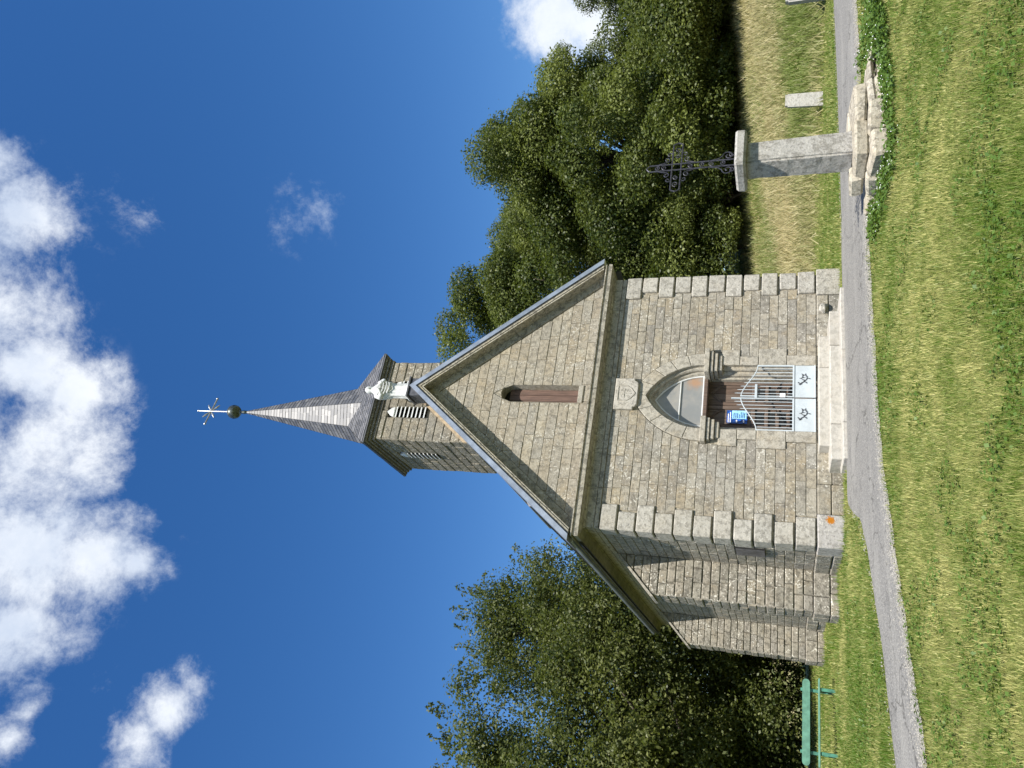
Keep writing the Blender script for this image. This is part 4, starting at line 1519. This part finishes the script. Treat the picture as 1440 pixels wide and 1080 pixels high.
def make_crown(seed, H, Rx, Ry, zlow, nclump, nleaf, size, mat_, shape=1.0, droop=0.3, loose=0.0, clump=(0.9, 1.7)):
    """crown: clumps of leaves spread through an uneven egg-shaped volume"""
    rng = np.random.default_rng(seed)
    cz = zlow + (H - zlow) * .46
    hz_up, hz_dn = H - cz, cz - zlow
    P, N, T = [], [], []
    cl = []
    for k in range(nclump):
        while True:
            d = rng.normal(size=3)
            d /= np.linalg.norm(d)
            if d[2] > -0.85:
                break
        lob = 1 + .16 * math.sin(3 * math.atan2(d[1], d[0]) + seed) + .10 * math.sin(5 * math.atan2(d[1], d[0]) + 2.1 * seed) + .08 * math.sin(4 * d[2] * 2 + seed)
        rr = (rng.uniform(.35, 1.0) ** .5) * lob * .9
        w = 1 - .25 * max(0, d[2]) * shape
        c = np.array([d[0] * Rx * rr * w, d[1] * Ry * rr * w, cz + d[2] * rr * (hz_up if d[2] > 0 else hz_dn)])
        cl.append((c, rng.uniform(*clump) * (1.0 if rr > .6 else 1.25), d))
    per = nleaf // nclump
    for c, r, d in cl:
        m = int(per * (r / 1.3) ** 2)
        u = rng.normal(size=(m, 3))
        u /= np.linalg.norm(u, axis=1, keepdims=True)
        rad = r * rng.uniform(.25, 1.0, (m, 1)) ** .45 * (1 + .25 * rng.normal(size=(m, 1)) * (.4 + loose))
        flat = np.array([1.0, 1.0, .72])
        p = c + u * rad * flat
        p[:, 2] -= droop * .5 * (np.linalg.norm((p - c)[:, :2], axis=1) / r) ** 2
        nr_ = u * .55 + np.array([0, 0, .55]) + rng.normal(size=(m, 3)) * .55
        nr_ /= np.linalg.norm(nr_, axis=1, keepdims=True)
        P.append(p)
        N.append(nr_)
        T.append(np.clip(rng.normal(.42, .22, m) + rng.normal(0, .2), 0, 1))
    if loose > 0:                                       # feathery sprays that stick out
        for c, r, d in cl:
            if rng.uniform() < .75:
                for q in range(4):
                    dd = d + rng.normal(size=3) * .5 + np.array([0, 0, .35])
                    dd /= np.linalg.norm(dd)
                    m = 46
                    t = rng.uniform(.2, 1, (m, 1))
                    p = c + dd * r * (0.7 + t * 1.0 * loose) + rng.normal(size=(m, 3)) * .10 * (1.3 - t)
                    p[:, 2] -= .35 * t[:, 0] ** 2
                    P.append(p)
                    nn = rng.normal(size=(m, 3)) + np.array([0, 0, .5])
                    N.append(nn / np.linalg.norm(nn, axis=1, keepdims=True))
                    T.append(np.clip(rng.normal(.5, .2, m), 0, 1))
    P, N, T = np.concatenate(P), np.concatenate(N), np.concatenate(T)
    keep = P[:, 2] > .1
    P, N, T = P[keep], N[keep], T[keep]
    v = leaves(P, N, size, rng, droop)
    cm = tint_mesh('crown', v, 4, T, mat_)
    tr = MB()
    rng2 = random.Random(seed)
    hgt = H * .72
    tp_ = [(rng2.uniform(-.1, .1) * k, rng2.uniform(-.1, .1) * k, -0.3 + (hgt + .3) * k / 7) for k in range(8)]
    r0 = H * .026
    tr.tube(tp_, [r0 * (1.25 if k == 0 else 1) * (1 - .11 * k) for k in range(8)], 10)
    order = sorted(cl, key=lambda q: -q[1])[:26]
    for c, r, d in order:
        k = min(6, max(2, int((c[2] * .62) / hgt * 7)))
        st = Vector(tp_[k])
        en = Vector(c)
        mid = st.lerp(en, .5) + Vector((0, 0, .35))
        tr.tube([st, mid, en], [r0 * .38, r0 * .22, r0 * .06], 6)
    tm_ = tr.mesh('trunk')
    tm_.shade_smooth()
    return cm, tm_


TREES = {
    'round': make_crown(3, 15.5, 6.6, 6.2, .6, 95, 150000, .165, 'leaf_a', 1.0, .45, 0.0, (1.0, 1.9)),
    'tall': make_crown(8, 18.5, 5.6, 5.4, 1.0, 85, 125000, .165, 'leaf_a', 1.3, .35, 0.0, (1.0, 1.8)),
    'feather': make_crown(5, 13.6, 5.0, 4.6, .3, 125, 215000, .125, 'leaf_b', .6, .7, .9, (.8, 1.5)),
    'feather2': make_crown(21, 13.2, 4.6, 4.4, .3, 115, 190000, .125, 'leaf_b', .6, .7, 1.1, (.7, 1.4)),
    'low': make_crown(13, 5.2, 4.6, 3.4, .0, 50, 52000, .165, 'leaf_a', .3, .3, 0.0, (.8, 1.4)),
}


def tree(name, kind, x, y, label, s=1.0, rz_=0.0, cat='tree', group=None, sz=None):
    z = tz(x, y) - .05
    t = thing(name, label, cat, (x, y, z), group)
    t.scale = (s, s, sz or s)
    t.rotation_euler.z = rz_
    for me_, nm in zip(TREES[kind], ('crown', 'trunk')):
        o_ = bpy.data.objects.new(nm, me_)
        if nm == 'trunk' and not me_.materials:
            me_.materials.append(M['bark'])
        COL.objects.link(o_)
        o_.parent = t
    return t


tree('broadleaf_tree', 'round', 25.6, 18.6, 'large round-crowned broadleaf tree rising behind the iron cross', .98, .3)
tree('broadleaf_tree', 'tall', 20.6, 25.5, 'tall rounded broadleaf tree standing just behind the pediment', 1.0, 1.1)
tree('broadleaf_tree', 'tall', 25.5, 25.0, 'broadleaf tree filling the gap between the tall and the round-crowned tree', .84, 5.1)
tree('broadleaf_tree', 'round', 33.5, 11.0, 'spreading broadleaf tree at the outer end of the row behind the meadow', .60, 2.4)
tree('broadleaf_tree', 'tall', 30.4, 17.5, 'broadleaf tree half hidden behind the round-crowned tree', .52, 3.3)
tree('broadleaf_tree', 'round', 17.0, 29.0, 'shady broadleaf tree behind the right wall of the chapel', .82, 4.0)
tree('feathery_tree', 'feather', 1.0, 18.2, 'feathery dark green tree close behind the left eave of the chapel', .96, .4)
tree('feathery_tree', 'feather2', -4.8, 15.6, 'loose feathery tree with drooping twigs behind the green bench', 1.0, 1.9)
tree('feathery_tree', 'feather', -10.5, 19.0, 'feathery tree farther along the lawn than the green bench', 1.0, 3.6)
for i, (x, y, s, a) in enumerate(((21.5, 21.5, 1.0, 0), (25.0, 15.5, 1.0, 1.2), (28.2, 11.6, .95, 2.2), (17.0, 24.5, 1.1, 3.0), (31.5, 8.0, 1.0, 4.0), (12.5, 25.0, 1.0, 5.0), (24.5, 20.0, 1.15, .7), (28.5, 15.6, 1.15, 1.9), (27.0, 13.4, .8, 2.6), (22.6, 18.6, .8, 5.2))):
    tree('undergrowth_bush', 'low', x, y, 'broad dark bush filling the shade under the trees beyond the meadow', s, a, 'bush', 'bushes under the trees beyond the meadow')
for i, (x, y, s, a) in enumerate(((-7.5, 19.5, .75, .5), (-2.0, 21.0, .8, 1.5), (3.5, 20.5, .8, 2.5), (-12.0, 22.5, .9, 2.9))):
    tree('undergrowth_bush', 'low', x, y, 'dark leafy bush under the feathery trees behind the bench', s, a, 'bush', 'bushes under the feathery trees')

# ------------------------------------------------------------------ grass
CXY = np.array([-3.354, -12.346])


def blocked(x, y, pad=0.0):
    cr = .10 * vnoise(x, y, 5.0, 14) ** 2
    m = (y > path_near(x) + .03 + cr - pad) & (y < path_far(x) - .03 - cr + pad)
    m |= (x > -0.08) & (x < 5.1) & (y > -0.05) & (y < 9.7)
    m |= (x > 1.02) & (x < 4.1) & (y > -1.02) & (y < 0)
    m |= (x > 3.42) & (x < 5.4) & (y > -4.84) & (y < -3.7)
    for yb in (1.75, 7.67):
        m |= (x > -.75) & (x < 0) & (y > yb - .05) & (y < yb + .66)
    return m


def vnoise(x, y, sc, seed):
    r = np.random.default_rng(seed)
    g = r.uniform(0, 1, (64, 64))
    u, v = x * sc, y * sc
    i, j = np.floor(u).astype(int), np.floor(v).astype(int)
    fu, fv = u - i, v - j
    fu, fv = fu * fu * (3 - 2 * fu), fv * fv * (3 - 2 * fv)
    G = lambda a, c: g[a % 64, c % 64]
    return (G(i, j) * (1 - fu) + G(i + 1, j) * fu) * (1 - fv) + (G(i, j + 1) * (1 - fu) + G(i + 1, j + 1) * fu) * fv


def blades(n, rfun, bear, hgt, wid, seed, tintf, mname, name, label, lean=.5, pad=0.0, keepf=None):
    rng = np.random.default_rng(seed)
    D = rfun(rng.uniform(0, 1, n))
    be = np.radians(rng.uniform(*bear, n))
    x, y = CXY[0] + D * np.sin(be), CXY[1] + D * np.cos(be)
    k = ~blocked(x, y, pad)
    if keepf is not None:
        k &= keepf(x, y, rng)
    x, y, D = x[k], y[k], D[k]
    n = len(x)
    z = terrain(x, y) - .004
    a = rng.uniform(0, 2 * np.pi, n)
    h = hgt * rng.uniform(.4, 1.4, n) * (.45 + .5 * vnoise(x, y, 1.3, 5) + .75 * vnoise(x, y, 7.0, 6) ** 2)
    w = wid * rng.uniform(.7, 1.3, n) * np.clip(D / 8, .8, 3.0)
    la = rng.uniform(0, 2 * np.pi, n)
    ln = h * lean * rng.uniform(.2, 1.3, n)
    base = np.stack([x, y, z], 1)
    s = np.stack([np.cos(a), np.sin(a), np.zeros(n)], 1) * w[:, None] * .5
    tipv = base + np.stack([np.cos(la) * ln, np.sin(la) * ln, h], 1)
    v = np.stack([base - s, base + s, tipv], 1).reshape(-1, 3)
    t = tintf(x, y, rng)
    o_ = bpy.data.objects.new(name, tint_mesh(name, v, 3, t, mname))
    COL.objects.link(o_)
    tag(o_, label, 'grass', kind='stuff')
    return o_


def lawn_tint(x, y, rng):
    big = vnoise(x * .6, y * 1.3, .9, 1) * .40 + vnoise(x, y, 2.4, 2) * .35 + vnoise(x, y, 6.5, 9) * .25
    return np.clip((big - .45) * 1.5 + rng.normal(.25, .27, len(x)), 0, 1)


# nearer blades are denser; nothing depends on the frame: the ring round the viewpoint is covered well past both edges
blades(430000, lambda u: 4.2 + 10.5 * u ** 1.15, (-20, 75), .050, .0095, 31, lawn_tint, 'grassblade', 'lawn_grass', 'short mown grass with dry straw patches on the lawn')
blades(120000, lambda u: 13.5 + 20 * u ** 1.2, (-25, 75), .06, .010, 32, lawn_tint, 'grassblade', 'lawn_grass', 'short mown grass beyond the asphalt path',
       keepf=lambda x, y, r: (.9 * x + .45 * y) < 14.5)


def mead_tint(x, y, rng):
    big = vnoise(x * .7, y * .9, .35, 3)
    return np.clip((big - .35) * 1.5 + rng.normal(.35, .25, len(x)), 0, 1)


blades(110000, lambda u: 17 + 30 * u, (25, 75), .30, .011, 33, mead_tint, 'straw', 'meadow_grass', 'tall dry grass on the meadow slope', .8,
       keepf=lambda x, y, r: (.9 * x + .45 * y) > 13.0 + r.uniform(0, 3, len(x)))
blades(26000, lambda u: 9.0 + 13 * u, (-20, 60), .13, .009, 34, lambda x, y, r: np.clip(r.normal(.12, .15, len(x)), 0, 1), 'grassblade', 'wall_grass', 'longer green grass along the foot of the chapel wall', .5,
       keepf=lambda x, y, r: ((x > -.45 - .35 * r.uniform(0, 1, len(x))) & (x < .9) & (y > -.35) & (y < 1.9)) | ((x > -1.2) & (x < -.6) & (y > 1.4) & (y < 9)) | ((x > 4.9) & (x < 5.4) & (y > -.4) & (y < .4)))


# weeds round the foot of the cross: leafy clumps with small pale flowers
def weeds():
    rng = np.random.default_rng(77)
    P, N, T = [], [], []
    F = []
    for k in range(120):
        side = rng.uniform()
        if side < .62:
            x, y = rng.uniform(3.2, 6.3), -4.95 + rng.normal(0, .13) + .02
        elif side < .85:
            x, y = 3.25 + rng.normal(0, .10), rng.uniform(-5.0, -3.6)
        else:
            x, y = rng.uniform(5.3, 6.8), rng.uniform(-4.9, -4.2)
        h = rng.uniform(.04, .15) * (1.7 if x > 4.9 else .9)
        m = 70
        t = rng.uniform(0, 1, m)
        p = np.stack([x + rng.normal(0, .085, m) * (.5 + t), y + rng.normal(0, .085, m) * (.5 + t), terrain(x, y) + t * h], 1)
        P.append(p)
        nn = rng.normal(size=(m, 3)) * .6 + np.array([0, -.2, .9])
        N.append(nn / np.linalg.norm(nn, axis=1, keepdims=True))
        T.append(np.clip(rng.normal(.4, .2, m), 0, 1))
        if rng.uniform() < .6:
            for q in range(3):
                F.append((x + rng.normal(0, .08), y + rng.normal(0, .08), tz(x, y) + h * rng.uniform(.8, 1.1)))
    v = leaves(np.concatenate(P), np.concatenate(N), .062, rng, .1, .55)
    o_ = bpy.data.objects.new('weeds', tint_mesh('weeds', v, 4, np.concatenate(T), 'weed'))
    COL.objects.link(o_)
    tag(o_, 'green leafy weeds crowding the foot of the stone cross base', 'weeds', kind='stuff')
    mb = MB()
    for (x, y, z) in F:
        r = .008
        mb.add([(x + r, y, z), (x, y + r, z), (x - r, y, z), (x, y - r, z), (x, y, z + r)], [(0, 1, 4), (1, 2, 4), (2, 3, 4), (3, 0, 4)])
    fl = obj('weed_flowers', mb, 'paper')
    tag(fl, 'small white flowers among the weeds by the cross', 'flowers', kind='stuff')


weeds()


# clover and plantain growing in patches through the lawn
def clover():
    rng = np.random.default_rng(91)
    n = 60000
    D = 4.2 + 10 * rng.uniform(0, 1, n)
    be = np.radians(rng.uniform(-20, 75, n))
    x, y = CXY[0] + D * np.sin(be), CXY[1] + D * np.cos(be)
    k = ~blocked(x, y) & (vnoise(x, y, 1.7, 41) * .6 + vnoise(x, y, 5.5, 42) * .4 > .56)
    x, y = x[k], y[k]
    m = len(x)
    p = np.stack([x, y, terrain(x, y) + rng.uniform(.012, .05, m)], 1)
    nn = rng.normal(size=(m, 3)) * .35 + np.array([0, 0, 1.0])
    nn /= np.linalg.norm(nn, axis=1, keepdims=True)
    o_ = bpy.data.objects.new('clover', tint_mesh('clover', leaves(p, nn, .034, rng, 0, .85), 4, np.clip(rng.normal(.35, .2, m), 0, 1), 'weed'))
    COL.objects.link(o_)
    tag(o_, 'patches of small round clover leaves in the mown lawn', 'clover', kind='stuff')


clover()
